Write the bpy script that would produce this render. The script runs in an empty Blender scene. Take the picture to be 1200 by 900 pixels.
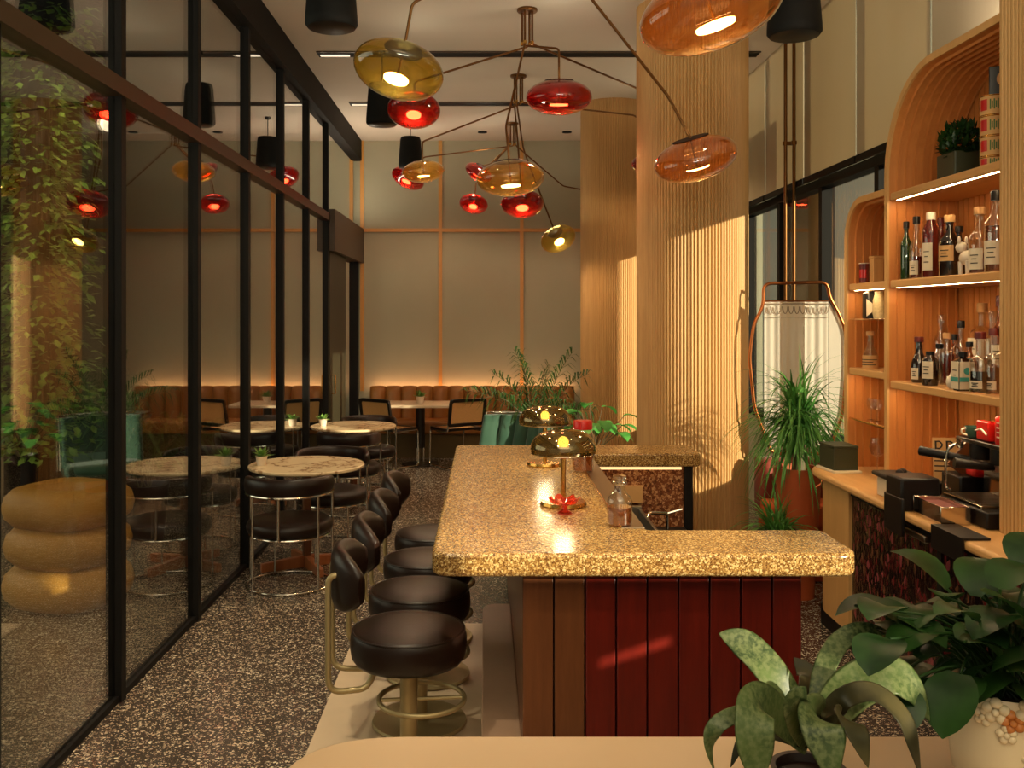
import bpy, bmesh, math, random
from mathutils import Vector, Matrix
random.seed(7)
SC = bpy.context.scene
COL = SC.collection
PI = math.pi
H = 1.80           # eye height
F = 1110.0         # focal length in pixels of the 1200 wide frame
VX, VY = 570.0, 370.0

def at(px, py, d):
    return Vector(((px-VX)*d/F, d, H+(VY-py)*d/F))

# ------------------------------------------------------------------ meshes
class MB:
    def __init__(s):
        s.v = []; s.f = []; s.m = []
    def add(s, vs, fs, M=None, mi=0):
        b = len(s.v)
        if M is None: s.v += [tuple(v) for v in vs]
        else: s.v += [tuple(M @ Vector(v)) for v in vs]
        s.f += [tuple(i+b for i in f) for f in fs]
        s.m += [mi]*len(fs)
    def box(s, x0, x1, y0, y1, z0, z1, M=None, mi=0):
        vs = [(x0,y0,z0),(x1,y0,z0),(x1,y1,z0),(x0,y1,z0),(x0,y0,z1),(x1,y0,z1),(x1,y1,z1),(x0,y1,z1)]
        fs = [(0,3,2,1),(4,5,6,7),(0,1,5,4),(1,2,6,5),(2,3,7,6),(3,0,4,7)]
        s.add(vs, fs, M, mi); return s
    def cbox(s, c, d, M=None, mi=0):
        return s.box(c[0]-d[0]/2, c[0]+d[0]/2, c[1]-d[1]/2, c[1]+d[1]/2, c[2]-d[2]/2, c[2]+d[2]/2, M, mi)
    def lathe(s, prof, n=32, M=None, mi=0, cap0=True, cap1=True, a0=0.0, a1=2*PI):
        full = abs(a1-a0-2*PI) < 1e-6
        k = n if full else n+1
        vs = []
        for r, z in prof:
            for i in range(k):
                a = a0+(a1-a0)*i/n
                vs.append((r*math.cos(a), r*math.sin(a), z))
        fs = []
        for j in range(len(prof)-1):
            for i in range(n):
                i2 = (i+1) % k
                fs.append((j*k+i, j*k+i2, (j+1)*k+i2, (j+1)*k+i))
        if full and cap0 and prof[0][0] > 1e-6: fs.append(tuple(range(k-1,-1,-1)))
        if full and cap1 and prof[-1][0] > 1e-6: fs.append(tuple((len(prof)-1)*k+i for i in range(k)))
        s.add(vs, fs, M, mi); return s
    def tube(s, pts, r, n=10, closed=False, M=None, mi=0, r2=None):
        pts = [Vector(p) for p in pts]
        N = len(pts)
        tang = []
        for i in range(N):
            if closed: t = pts[(i+1)%N]-pts[i-1]
            else: t = pts[min(i+1,N-1)]-pts[max(i-1,0)]
            tang.append(t.normalized())
        ref = Vector((0,0,1)) if abs(tang[0].z) < .9 else Vector((1,0,0))
        u = tang[0].cross(ref).normalized()
        vs = []
        for i in range(N):
            u = (u - tang[i]*u.dot(tang[i]))
            if u.length < 1e-6: u = tang[i].orthogonal()
            u.normalize()
            w = tang[i].cross(u)
            rr = r if r2 is None else r+(r2-r)*i/(N-1)
            for k in range(n):
                a = 2*PI*k/n
                vs.append(pts[i]+u*math.cos(a)*rr+w*math.sin(a)*rr)
        fs = []
        for i in range(N if closed else N-1):
            j = (i+1) % N
            for k in range(n):
                fs.append((i*n+k, i*n+(k+1)%n, j*n+(k+1)%n, j*n+k))
        if not closed:
            fs.append(tuple(range(n-1,-1,-1))); fs.append(tuple((N-1)*n+k for k in range(n)))
        s.add(vs, fs, M, mi); return s
    def prism(s, poly, z0, z1, M=None, mi=0):
        n = len(poly)
        vs = [(p[0],p[1],z0) for p in poly]+[(p[0],p[1],z1) for p in poly]
        fs = [tuple(range(n-1,-1,-1)), tuple(range(n,2*n))]
        for i in range(n):
            j = (i+1)%n
            fs.append((i,j,n+j,n+i))
        s.add(vs, fs, M, mi); return s
    def ball(s, c, r, nu=20, nv=12, M=None, mi=0):
        c = Vector(c); r = r if hasattr(r,'__len__') else (r,r,r)
        prof = [(math.sin(PI*j/nv), -math.cos(PI*j/nv)) for j in range(nv+1)]
        prof[0] = (1e-4,-1); prof[-1] = (1e-4,1)
        T = Matrix.Translation(c) @ Matrix.Diagonal((r[0],r[1],r[2],1))
        s.lathe(prof, nu, (M @ T) if M is not None else T, mi); return s
    def leaf(s, pts, widths, up=(0,0,1), fold=.2, mi=0, M=None):
        pts = [Vector(p) for p in pts]; N = len(pts); vs = []
        up = Vector(up)
        for i in range(N):
            t = (pts[min(i+1,N-1)]-pts[max(i-1,0)]).normalized()
            sd = t.cross(up)
            if sd.length < 1e-4: sd = t.orthogonal()
            sd.normalize(); nn = sd.cross(t).normalized()
            w = widths[i]
            vs += [pts[i]-sd*w+nn*w*fold, pts[i], pts[i]+sd*w+nn*w*fold]
        fs = []
        for i in range(N-1):
            a = i*3; b = a+3
            fs += [(a,a+1,b+1,b),(a+1,a+2,b+2,b+1)]
        s.add(vs, fs, M, mi); return s

def off(p):
    v = Vector((0,0,0))
    while p is not None:
        v += p.location; p = p.parent
    return v

def build(name, mb, mat, parent=None, world=False, bevel=0, seg=2, smooth=40, center=True, sub=0):
    me = bpy.data.meshes.new(name)
    vs = mb.v
    loc = Vector((0,0,0))
    if parent is not None and world:
        o = off(parent); vs = [(a-o.x, b-o.y, c-o.z) for a,b,c in vs]
    elif parent is None and center and vs:
        xs = [v[0] for v in vs]; ys = [v[1] for v in vs]; zs = [v[2] for v in vs]
        loc = Vector(((min(xs)+max(xs))/2, (min(ys)+max(ys))/2, min(zs)))
        vs = [(a-loc.x, b-loc.y, c-loc.z) for a,b,c in vs]
    me.from_pydata(vs, [], mb.f)
    mats = mat if isinstance(mat, (list,tuple)) else [mat]
    for m in mats: me.materials.append(m)
    if len(mats) > 1:
        me.polygons.foreach_set('material_index', mb.m)
    bm = bmesh.new(); bm.from_mesh(me)
    bmesh.ops.recalc_face_normals(bm, faces=bm.faces)
    bm.to_mesh(me); bm.free()
    if smooth:
        me.polygons.foreach_set('use_smooth', [True]*len(me.polygons))
        me.set_sharp_from_angle(angle=math.radians(smooth))
    me.update()
    o = bpy.data.objects.new(name, me); COL.objects.link(o)
    o.location = loc
    if parent is not None: o.parent = parent
    if bevel:
        b = o.modifiers.new('bevel','BEVEL'); b.width = bevel; b.segments = seg; b.limit_method = 'ANGLE'; b.angle_limit = math.radians(40)
    if sub:
        m = o.modifiers.new('sub','SUBSURF'); m.levels = sub; m.render_levels = sub
    return o

def tag(o, label=None, cat=None, group=None, kind=None):
    if label: o['label'] = label
    if cat: o['category'] = cat
    if group: o['group'] = group
    if kind: o['kind'] = kind
    return o

def thing(name, label, cat, loc=(0,0,0), rz=0.0, group=None):
    o = bpy.data.objects.new(name, None); COL.objects.link(o)
    o.empty_display_size = .1
    o.location = loc; o.rotation_euler = (0,0,rz)
    return tag(o, label, cat, group)

def struct(name, mb, mat, **k):
    return tag(build(name, mb, mat, **k), kind='structure')

def dup(root, loc=None, rz=None, label=None, group=None, parent=None):
    c = root.copy(); COL.objects.link(c)
    if parent is not None: c.parent = parent
    if loc is not None: c.location = loc
    if rz is not None: c.rotation_euler = (0,0,rz)
    if label: c['label'] = label
    if group: c['group'] = group
    for ch in list(root.children):
        dup(ch, parent=c)
    return c

def spline(pts, n=6, closed=False):
    P = [Vector(p) for p in pts]; out = []; N = len(P)
    rng = range(N) if closed else range(N-1)
    for i in rng:
        if closed: a,b,c,d = P[i-1],P[i],P[(i+1)%N],P[(i+2)%N]
        else: a,b,c,d = P[max(i-1,0)],P[i],P[i+1],P[min(i+2,N-1)]
        for k in range(n):
            t = k/n
            out.append(.5*((2*b)+(c-a)*t+(2*a-5*b+4*c-d)*t*t+(3*b-a-3*c+d)*t**3))
    if not closed: out.append(P[-1])
    return out

def fillet(pts, r, n=5):
    P = [Vector(p) for p in pts]; out = [P[0]]
    for i in range(1, len(P)-1):
        a = (P[i-1]-P[i]); b = (P[i+1]-P[i])
        q = min(r, a.length*.49, b.length*.49)
        s = P[i]+a.normalized()*q; e = P[i]+b.normalized()*q
        for k in range(n+1):
            t = k/n
            out.append(s*(1-t)**2+P[i]*2*t*(1-t)+e*t*t)
    out.append(P[-1]); return out

def rpoly(pts, rads, n=6):
    """closed polygon with rounded corners (plan view)"""
    out = []; N = len(pts)
    for i in range(N):
        p = Vector((*pts[i],0)); a = Vector((*pts[i-1],0))-p; b = Vector((*pts[(i+1)%N],0))-p
        r = rads[i]
        if r <= 0: out.append((p.x,p.y)); continue
        s = p+a.normalized()*r; e = p+b.normalized()*r
        for k in range(n+1):
            t = k/n
            q = s*(1-t)**2+p*2*t*(1-t)+e*t*t
            out.append((q.x,q.y))
    return out

# --------------------------------------------------------------- materials
def lin(c):
    return tuple(((x/255)/12.92 if x/255 <= .04045 else (((x/255)+.055)/1.055)**2.4) for x in c)+(1.0,)

class NT:
    def __init__(s, name):
        s.mat = bpy.data.materials.new(name); s.mat.use_nodes = True
        s.t = s.mat.node_tree; s.t.nodes.clear()
        s.out = s.n('ShaderNodeOutputMaterial')
    def n(s, ty, **k):
        x = s.t.nodes.new(ty)
        for a, b in k.items(): setattr(x, a, b)
        return x
    def l(s, a, b): s.t.links.new(a, b)
    def setv(s, node, **k):
        for a, b in k.items(): node.inputs[a.replace('_',' ')].default_value = b
    def math(s, op, a, b=None, clamp=False):
        m = s.n('ShaderNodeMath', operation=op, use_clamp=clamp)
        for i, q in enumerate((a, b)):
            if q is None: continue
            if isinstance(q, (int,float)): m.inputs[i].default_value = q
            else: s.l(q, m.inputs[i])
        return m.outputs[0]
    def mix(s, fac, a, b, blend='MIX'):
        m = s.n('ShaderNodeMix', data_type='RGBA', blend_type=blend)
        for i, q in ((0,fac),(6,a),(7,b)):
            if isinstance(q, (int,float,tuple)): m.inputs[i].default_value = q
            else: s.l(q, m.inputs[i])
        return m.outputs[2]
    def coord(s, scale=(1,1,1), rot=(0,0,0)):
        c = s.n('ShaderNodeTexCoord'); m = s.n('ShaderNodeMapping')
        m.inputs['Scale'].default_value = scale; m.inputs['Rotation'].default_value = rot
        s.l(c.outputs['Object'], m.inputs['Vector']); return m.outputs[0]
    def noise(s, vec, scale, detail=4, rough=.55):
        x = s.n('ShaderNodeTexNoise'); s.l(vec, x.inputs['Vector'])
        x.inputs['Scale'].default_value = scale; x.inputs['Detail'].default_value = detail; x.inputs['Roughness'].default_value = rough
        return x.outputs['Fac']
    def ramp(s, fac, stops, interp='LINEAR'):
        r = s.n('ShaderNodeValToRGB'); r.color_ramp.interpolation = interp
        e = r.color_ramp.elements
        while len(e) < len(stops): e.new(.5)
        for k, (p, c) in enumerate(stops): e[k].position = p; e[k].color = c
        s.l(fac, r.inputs[0]); return r.outputs[0]
    def pbsdf(s, color, rough=.5, metal=0, spec=.5, bump=None, bstr=.2, bdist=.01, trans=0, coat=0, sheen=0, emis=None, estr=0, sss=0):
        p = s.n('ShaderNodeBsdfPrincipled')
        if isinstance(color, tuple): p.inputs['Base Color'].default_value = color
        else: s.l(color, p.inputs['Base Color'])
        if isinstance(rough, (int,float)): p.inputs['Roughness'].default_value = rough
        else: s.l(rough, p.inputs['Roughness'])
        p.inputs['Metallic'].default_value = metal
        p.inputs['Specular IOR Level'].default_value = spec
        p.inputs['Transmission Weight'].default_value = trans
        p.inputs['Coat Weight'].default_value = coat
        p.inputs['Sheen Weight'].default_value = sheen
        if emis: p.inputs['Emission Color'].default_value = emis; p.inputs['Emission Strength'].default_value = estr
        if bump is not None:
            b = s.n('ShaderNodeBump'); b.inputs['Strength'].default_value = bstr; b.inputs['Distance'].default_value = bdist
            s.l(bump, b.inputs['Height']); s.l(b.outputs[0], p.inputs['Normal'])
        s.l(p.outputs[0], s.out.inputs[0]); return p

def plain(name, c, rough=.5, metal=0, spec=.5, var=.12, vs=6, bump=0, **k):
    t = NT(name); v = t.coord()
    nz = t.noise(v, vs)
    col = t.mix(nz, tuple(x*(1-var) for x in lin(c)[:3])+(1,), tuple(min(1,x*(1+var)) for x in lin(c)[:3])+(1,))
    t.pbsdf(col, rough, metal, spec, bump=t.noise(v, vs*12) if bump else None, bstr=bump, **k)
    return t.mat

def wood(name, c1, c2, scale=(14,14,1.2), rough=.45, coat=0, axis='z'):
    t = NT(name)
    sc = {'z': scale, 'y': (scale[0],scale[2],scale[1]), 'x': (scale[2],scale[0],scale[1])}[axis]
    v = t.coord(sc)
    a = t.noise(v, 2.0, 6, .6); b = t.noise(v, 9.0, 3, .6)
    f = t.math('ADD', t.math('MULTIPLY', a, .75), t.math('MULTIPLY', b, .25))
    col = t.ramp(f, [(.3, lin(c1)), (.7, lin(c2))])
    t.pbsdf(col, rough, coat=coat, bump=f, bstr=.06)
    return t.mat

def terrazzo(name, base, base2, chips, scale, thr, fine, rough=.3, edge=.06, spec=.5):
    t = NT(name); v = t.coord()
    nz = t.noise(v, scale*1.3, 3)
    wv = t.n('ShaderNodeVectorMath', operation='MULTIPLY_ADD')
    cn = t.n('ShaderNodeTexNoise'); t.l(v, cn.inputs['Vector']); cn.inputs['Scale'].default_value = scale*.9
    t.l(cn.outputs['Color'], wv.inputs[0]); wv.inputs[1].default_value = (.6/scale,)*3; t.l(v, wv.inputs[2])
    col = t.mix(nz, lin(base), lin(base2))
    for sc, th, ed in ((fine, thr+.08, edge*.8), (scale, thr, edge)):
        vf = t.n('ShaderNodeTexVoronoi', feature='F1'); ve = t.n('ShaderNodeTexVoronoi', feature='DISTANCE_TO_EDGE')
        for q in (vf, ve):
            t.l(wv.outputs[0], q.inputs['Vector']); q.inputs['Scale'].default_value = sc
        sp = t.n('ShaderNodeSeparateColor'); t.l(vf.outputs['Color'], sp.inputs[0])
        pick = t.math('GREATER_THAN', sp.outputs[0], th)
        big = t.math('GREATER_THAN', ve.outputs['Distance'], ed)
        m = t.math('MULTIPLY', pick, big)
        st = [(i/len(chips), lin(c)) for i, c in enumerate(chips)]
        cc = t.ramp(sp.outputs[1], st, 'CONSTANT')
        col = t.mix(m, col, cc)
    t.pbsdf(col, rough, spec=spec)
    return t.mat

def pane(name, tint=(1,1,1), k=1.8, f0=.05, rough=0.0, body=None, bodyf=0.0, gloss=(1,1,1)):
    """clear or coloured glass: see-through, mirror-like towards grazing angles"""
    t = NT(name)
    lw = t.n('ShaderNodeLayerWeight'); lw.inputs['Blend'].default_value = .5
    f5 = t.math('POWER', lw.outputs['Facing'], 5)
    fac = t.math('MULTIPLY', t.math('ADD', t.math('MULTIPLY', f5, 1-f0), f0), k, clamp=True)
    tr = t.n('ShaderNodeBsdfTransparent'); tr.inputs[0].default_value = tint+(1,)
    g = t.n('ShaderNodeBsdfGlossy'); g.inputs['Roughness'].default_value = rough; g.inputs[0].default_value = gloss+(1,)
    src = tr.outputs[0]
    if body:
        d = t.n('ShaderNodeBsdfDiffuse'); d.inputs[0].default_value = body+(1,)
        tl = t.n('ShaderNodeBsdfTranslucent'); tl.inputs[0].default_value = body+(1,)
        ad = t.n('ShaderNodeMixShader'); ad.inputs[0].default_value = .5
        t.l(d.outputs[0], ad.inputs[1]); t.l(tl.outputs[0], ad.inputs[2])
        mx = t.n('ShaderNodeMixShader'); mx.inputs[0].default_value = bodyf
        t.l(src, mx.inputs[1]); t.l(ad.outputs[0], mx.inputs[2]); src = mx.outputs[0]
    m = t.n('ShaderNodeMixShader'); t.l(fac, m.inputs[0]); t.l(src, m.inputs[1]); t.l(g.outputs[0], m.inputs[2])
    t.l(m.outputs[0], t.out.inputs[0])
    return t.mat

def glow(name, c, s):
    t = NT(name); e = t.n('ShaderNodeEmission'); e.inputs[0].default_value = c+(1,); e.inputs[1].default_value = s
    t.l(e.outputs[0], t.out.inputs[0]); return t.mat

def leafmat(name, c1, c2, rough=.4, scale=9, stripes=None):
    t = NT(name); v = t.coord()
    f = t.noise(v, scale, 3)
    col = t.ramp(f, [(.35, lin(c1)), (.65, lin(c2))])
    if stripes:
        f2 = t.noise(t.coord(stripes[1]), stripes[2], 3)
        col = t.mix(t.ramp(f2, [(.40,(0,0,0,1)),(.62,(1,1,1,1))]), col, lin(stripes[0]))
    p = t.pbsdf(col, rough, spec=.3)
    tl = t.n('ShaderNodeBsdfTranslucent'); t.l(col, tl.inputs[0])
    m = t.n('ShaderNodeMixShader'); m.inputs[0].default_value = .25
    t.l(p.outputs[0], m.inputs[1]); t.l(tl.outputs[0], m.inputs[2]); t.l(m.outputs[0], t.out.inputs[0])
    return t.mat

def mosaic(name):
    t = NT(name); v = t.coord((1,1,.55))
    vf = t.n('ShaderNodeTexVoronoi', feature='F1'); ve = t.n('ShaderNodeTexVoronoi', feature='DISTANCE_TO_EDGE')
    for q in (vf, ve): t.l(v, q.inputs['Vector']); q.inputs['Scale'].default_value = 42
    sp = t.n('ShaderNodeSeparateColor'); t.l(vf.outputs['Color'], sp.inputs[0])
    cc = t.ramp(sp.outputs[1], [(0,lin((34,12,11))),(.22,lin((78,24,24))),(.38,lin((52,28,20))),(.52,lin((104,34,36))),(.64,lin((24,11,10))),(.8,lin((104,66,46))),(.9,lin((140,66,70)))], 'CONSTANT')
    col = t.mix(t.math('GREATER_THAN', ve.outputs['Distance'], .05), lin((14,8,7)), cc)
    t.pbsdf(col, .25, bump=ve.outputs['Distance'], bstr=.5)
    return t.mat

M = {}
M['floor'] = terrazzo('terrazzo_floor', (60,49,42), (78,65,56), [(214,198,172),(170,150,126),(226,210,184),(140,120,104),(196,176,148)], 80, .75, 170, rough=.24, edge=.12)
M['stone'] = plain('pale_stone', (205,180,150), .35, var=.08, vs=8)
M['stone2'] = plain('pink_stone', (208,168,138), .35, var=.1, vs=7)
M['desk'] = plain('desk_stone', (196,164,128), .4, var=.05, vs=3)
M['bar'] = terrazzo('terrazzo_gold', (128,94,48), (150,112,58), [(190,154,94),(108,72,34),(206,176,118),(152,112,58),(92,58,28)], 150, .38, 280, rough=.26, edge=.05)
M['bar_dark'] = terrazzo('terrazzo_brown', (104,58,34), (128,72,40), [(170,118,76),(90,48,28),(190,140,96),(120,70,44)], 60, .45, 130, rough=.25)
M['ceil'] = plain('ceiling_plaster', (214,202,186), .8, var=.07, vs=1.2)
M['plaster'] = plain('wall_plaster', (172,168,144), .75, var=.09, vs=1.5)
M['gold_trim'] = plain('gold_wood_trim', (206,150,78), .4, var=.1)
M['black'] = plain('black_metal', (17,13,11), .6, spec=.2)
M['bronze'] = plain('bronze_beam', (68,50,34), .45, metal=.4)
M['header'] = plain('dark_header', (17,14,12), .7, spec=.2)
def blindmat():
    t = NT('blind_fabric'); d = t.n('ShaderNodeBsdfDiffuse'); d.inputs[0].default_value = lin((206,192,166))
    tl = t.n('ShaderNodeBsdfTranslucent'); tl.inputs[0].default_value = lin((206,192,166))
    m = t.n('ShaderNodeMixShader'); m.inputs[0].default_value = .38
    t.l(d.outputs[0], m.inputs[1]); t.l(tl.outputs[0], m.inputs[2]); t.l(m.outputs[0], t.out.inputs[0]); return t.mat
M['blind'] = blindmat()
M['flute'] = wood('fluted_oak', (192,148,92), (212,168,110), rough=.5)
M['oak'] = wood('orange_oak', (196,120,58), (214,140,72), rough=.45)
M['oak_edge'] = wood('pale_oak', (204,154,92), (218,170,108), rough=.45)
M['oak_y'] = wood('pale_oak_long', (202,150,90), (216,166,106), rough=.4, axis='y')
M['mahog'] = wood('mahogany', (84,16,10), (116,28,16), rough=.32, coat=.2)
M['walnut'] = wood('walnut', (98,54,28), (122,72,40), rough=.35, coat=.2)
M['base_wood'] = wood('table_wood', (150,84,44), (176,104,58), rough=.4)
M['leather'] = plain('dark_leather', (30,16,10), .36, spec=.3, var=.25, vs=10, bump=.05)
M['chrome'] = plain('chrome', (214,204,190), .12, metal=1, var=.02)
M['steel'] = plain('brushed_steel', (170,160,145), .28, metal=1, var=.06)
M['nickel'] = plain('satin_nickel', (168,148,106), .42, metal=.55, var=.04)
M['brass'] = plain('brass', (206,158,84), .25, metal=1, var=.05)
M['bronze_rod'] = plain('bronze_rod', (120,82,46), .35, metal=.9, var=.05)
def marble(name):
    t = NT(name); v = t.coord()
    a = t.noise(v, 2.6, 5, .6)
    rid = t.math('ABSOLUTE', t.math('SUBTRACT', a, .5))
    col = t.ramp(rid, [(0,lin((150,112,78))),(.010,lin((196,164,126))),(.03,lin((228,202,162)))])
    t.pbsdf(col, .2); return t.mat
M['marble'] = marble('cream_marble')
M['tan_leather'] = plain('tan_channel_leather', (150,96,40), .5, var=.1, vs=5)
M['door'] = plain('door_olive', (50,44,26), .55)
M['plinth'] = plain('plinth_olive', (96,76,40), .6)
M['cane'] = plain('woven_cane', (214,164,104), .6, var=.12, vs=60)
M['black_wood'] = plain('black_lacquer', (22,15,12), .3)
M['green_velvet'] = plain('green_velvet', (38,74,56), .8, var=.15, sheen=.15)
M['terracotta'] = plain('terracotta_velvet', (126,40,20), .7, var=.15, sheen=.2)
M['orange'] = plain('orange_fabric', (206,92,40), .75, var=.1)
M['pot_terra'] = plain('terracotta_pot', (196,92,48), .6)
M['pot_dark'] = plain('dark_pot', (46,26,20), .45)
M['ceramic'] = plain('cream_ceramic', (226,206,172), .25, var=.05)
M['ceramic_gold'] = plain('gilded_ceramic', (196,120,60), .2, var=.1)
M['soil'] = plain('soil', (46,32,22), .95)
M['palm'] = leafmat('palm_leaf', (40,70,32), (72,104,48))
M['dracaena'] = leafmat('strap_leaf', (58,112,44), (112,168,84))
M['broad'] = leafmat('broad_leaf', (60,140,60), (104,180,84))
M['glossy_leaf'] = leafmat('glossy_leaf', (20,42,18), (42,74,30), rough=.38)
M['brom'] = leafmat('bromeliad_leaf', (46,64,34), (88,106,58), rough=.3, stripes=((106,116,74), (30,30,30), 3.4))
M['brom_u'] = leafmat('bromeliad_dark_leaf', (38,40,26), (82,74,46), rough=.3)
M['vine'] = leafmat('vine_leaf', (66,104,36), (140,168,72))
M['succulent'] = leafmat('succulent', (72,124,52), (140,170,80))
M['stem'] = plain('stem', (90,76,44), .6)
def clothmat():
    t = NT('white_curtain'); d = t.n('ShaderNodeBsdfDiffuse'); d.inputs[0].default_value = lin((244,234,220))
    tl = t.n('ShaderNodeBsdfTranslucent'); tl.inputs[0].default_value = lin((244,234,220))
    m = t.n('ShaderNodeMixShader'); m.inputs[0].default_value = .5
    t.l(d.outputs[0], m.inputs[1]); t.l(tl.outputs[0], m.inputs[2]); t.l(m.outputs[0], t.out.inputs[0]); return t.mat
M['white_cloth'] = clothmat()
M['lace'] = plain('lace_dark', (150,130,112), .9)
M['copper'] = plain('copper_tube', (176,104,60), .28, metal=1, var=.05)
M['win'] = pane('window_glass', (.93,.95,.92), k=1.75)
M['win_r'] = pane('window_glass_clear', (.95,.97,.95), k=1.3)
M['amber'] = pane('amber_glass', (.86,.62,.24), k=1.5, body=(.80,.45,.10), bodyf=.14)
M['olive'] = pane('olive_glass', (.82,.64,.20), k=1.5, body=(.55,.38,.06), bodyf=.14)
M['orange_glass'] = pane('orange_glass', (.88,.52,.22), k=1.5, body=(.80,.34,.08), bodyf=.14)
M['red_glass'] = pane('red_glass', (.62,.02,.008), k=1.4, body=(.42,.008,.004), bodyf=.28)
M['red_dish'] = pane('red_dish_glass', (.92,.26,.14), k=1.6, body=(.9,.12,.05), bodyf=.35)
M['clear'] = pane('clear_glass', (.93,.93,.90), k=2.2, f0=.06)
M['smoke'] = pane('smoked_gold_glass', (.34,.27,.11), k=1.25, f0=.12, body=(.13,.09,.03), bodyf=.3, gloss=(.85,.72,.48))
M['led_red'] = glow('red_lamp_disc', (1,.80,.55), 60)
M['cap'] = plain('dark_bronze_cap', (44,20,11), .6, spec=.2)
M['led'] = glow('lamp_disc', (1,.80,.50), 30)
M['strip'] = glow('led_strip', (1,.72,.38), 42)
M['cove'] = glow('cove_strip', (1,.50,.22), 14)
M['bulb'] = glow('bulb', (1,.82,.52), 45)
M['slot_lit'] = glow('slot_lamp', (1,.8,.55), 1.3)
M['speaker'] = plain('speaker_black', (10,9,8), .7, spec=.25)
M['paper'] = plain('cream_label', (222,204,176), .7, var=.04)
M['paper_tan'] = plain('tan_label', (206,158,100), .7, var=.05)
M['white_gloss'] = plain('white_glaze', (226,208,186), .3)
M['red_paint'] = plain('red_enamel', (190,26,20), .3)
M['red_dark'] = plain('dark_red', (96,20,16), .4)
M['dark_plastic'] = plain('dark_plastic', (15,9,8), .42, spec=.35)
M['ink'] = plain('ink', (40,26,22), .7)
M['green_ink'] = plain('green_ink', (70,110,60), .7)
M['teal'] = plain('teal_ink', (60,150,140), .6)
M['cork'] = plain('cork', (190,140,90), .8)
M['box_green'] = plain('dark_green_box', (48,52,30), .5)
M['tan_pouf'] = plain('tan_leather_roll', (178,124,46), .6, var=.12, vs=3)
M['white_laminate'] = plain('white_tabletop', (226,208,178), .4)
M['liq_amber'] = pane('amber_spirit', (.80,.42,.14), k=1.6, body=(.42,.16,.04), bodyf=.5)
M['liq_red'] = pane('red_spirit', (.42,.07,.04), k=1.6, body=(.28,.03,.02), bodyf=.55)
M['liq_dark'] = pane('dark_spirit', (.10,.05,.03), k=1.6, body=(.035,.015,.01), bodyf=.7)
M['liq_clear'] = pane('clear_spirit', (.86,.86,.74), k=1.9, body=(.5,.46,.32), bodyf=.12)
M['liq_green'] = pane('green_bottle', (.18,.36,.12), k=1.6, body=(.06,.14,.04), bodyf=.5)
M['mosaic'] = mosaic('dark_pebble_mosaic')
# =================================================================== the room
ZC = 4.13
XL = -1.73          # glass wall
XR = 2.62           # window wall
YB = 12.62          # back wall
def sbox(name, mat, *a, **k):
    return struct(name, MB().box(*a), mat, **k)
sbox('floor', M['floor'], -7.2, 2.9, -1.6, 12.9, -.1, 0)
fs = MB().prism(rpoly([(-.74,1.0),(-.02,1.0),(-.02,5.53),(-.74,5.53)],[0,0,0,0]), .0, .004)
struct('trim_1', fs, M['stone'])
sbox('ceiling', M['ceil'], -1.66, 2.62, -1.6, 12.7, ZC, ZC+.12)
sbox('trim_2', M['header'], -1.80, -1.66, -1.6, 12.7, 3.86, ZC+.12)
sbox('wall_back', M['plaster'], -1.80, 2.75, YB, YB+.15, 0, ZC+.1)
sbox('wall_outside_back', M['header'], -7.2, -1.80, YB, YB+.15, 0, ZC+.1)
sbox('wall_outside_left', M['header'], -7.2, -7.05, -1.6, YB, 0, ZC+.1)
sbox('sky_block_outside', M['header'], -7.2, -1.80, -1.6, 12.7, ZC+.12, ZC+.2)  # added dark roof, keeps sky light out of the space beyond the glass
# back wall battens
n = 3
for x in (-1.655, -.613, .47, 1.56):
    sbox('trim_%d' % n, M['gold_trim'], x-.024, x+.024, YB-.03, YB+.01, .80, ZC); n += 1
sbox('trim_%d' % n, M['gold_trim'], -1.66, 2.6, YB-.035, YB+.01, 2.915, 2.96); n += 1
# glass wall on the left
sbox('trim_%d' % n, M['bronze'], XL-.06, XL+.05, -1.6, 10.22, 2.82, 2.90); n += 1
sbox('trim_%d' % n, M['black'], XL-.03, XL+.022, -1.6, 10.22, 0, .032); n += 1
MY = [2.14, 3.28, 4.43, 5.60, 6.78, 7.93, 9.06, 10.17]
for y in MY[1:]:
    sbox('trim_%d' % n, M['black'], XL-.04, XL+.035, y-.028, y+.028, 0, 3.87); n += 1
for k in range(len(MY)-1):
    w = MB()
    w.box(XL-.008, XL+.004, MY[k]+.028, MY[k+1]-.028, .032, 2.82)
    w.box(XL-.008, XL+.004, MY[k]+.028, MY[k+1]-.028, 2.90, 3.86)
    struct('window_%d' % (k+1), w, M['win'])
# doorway at the far end of the glass wall
sbox('trim_%d' % n, M['bronze'], XL-.09, XL+.10, 10.20, 12.62, 2.50, 2.95); n += 1
sbox('trim_%d' % n, M['black'], XL-.05, XL+.06, 12.3, 12.40, 0, 2.5); n += 1
w = MB(); w.box(XL-.008, XL+.004, 10.2, 12.6, 2.95, 3.86)
struct('window_8', w, M['win'])
d = MB(); d.box(XL-.035, XL+.035, 10.26, 11.42, .02, 2.5)
do = struct('door_1', d, M['door'], bevel=.006)
hb = MB(); hb.tube([(XL+.04,10.36,.95),(XL+.075,10.36,.95),(XL+.075,10.36,1.15),(XL+.04,10.36,1.15)], .009)
build('door_handle', hb, M['brass'], parent=do, world=True)
dg = MB(); dg.box(XL-.008, XL+.004, 11.44, 12.3, .03, 2.5)
struct('window_9', dg, M['win'])
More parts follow.
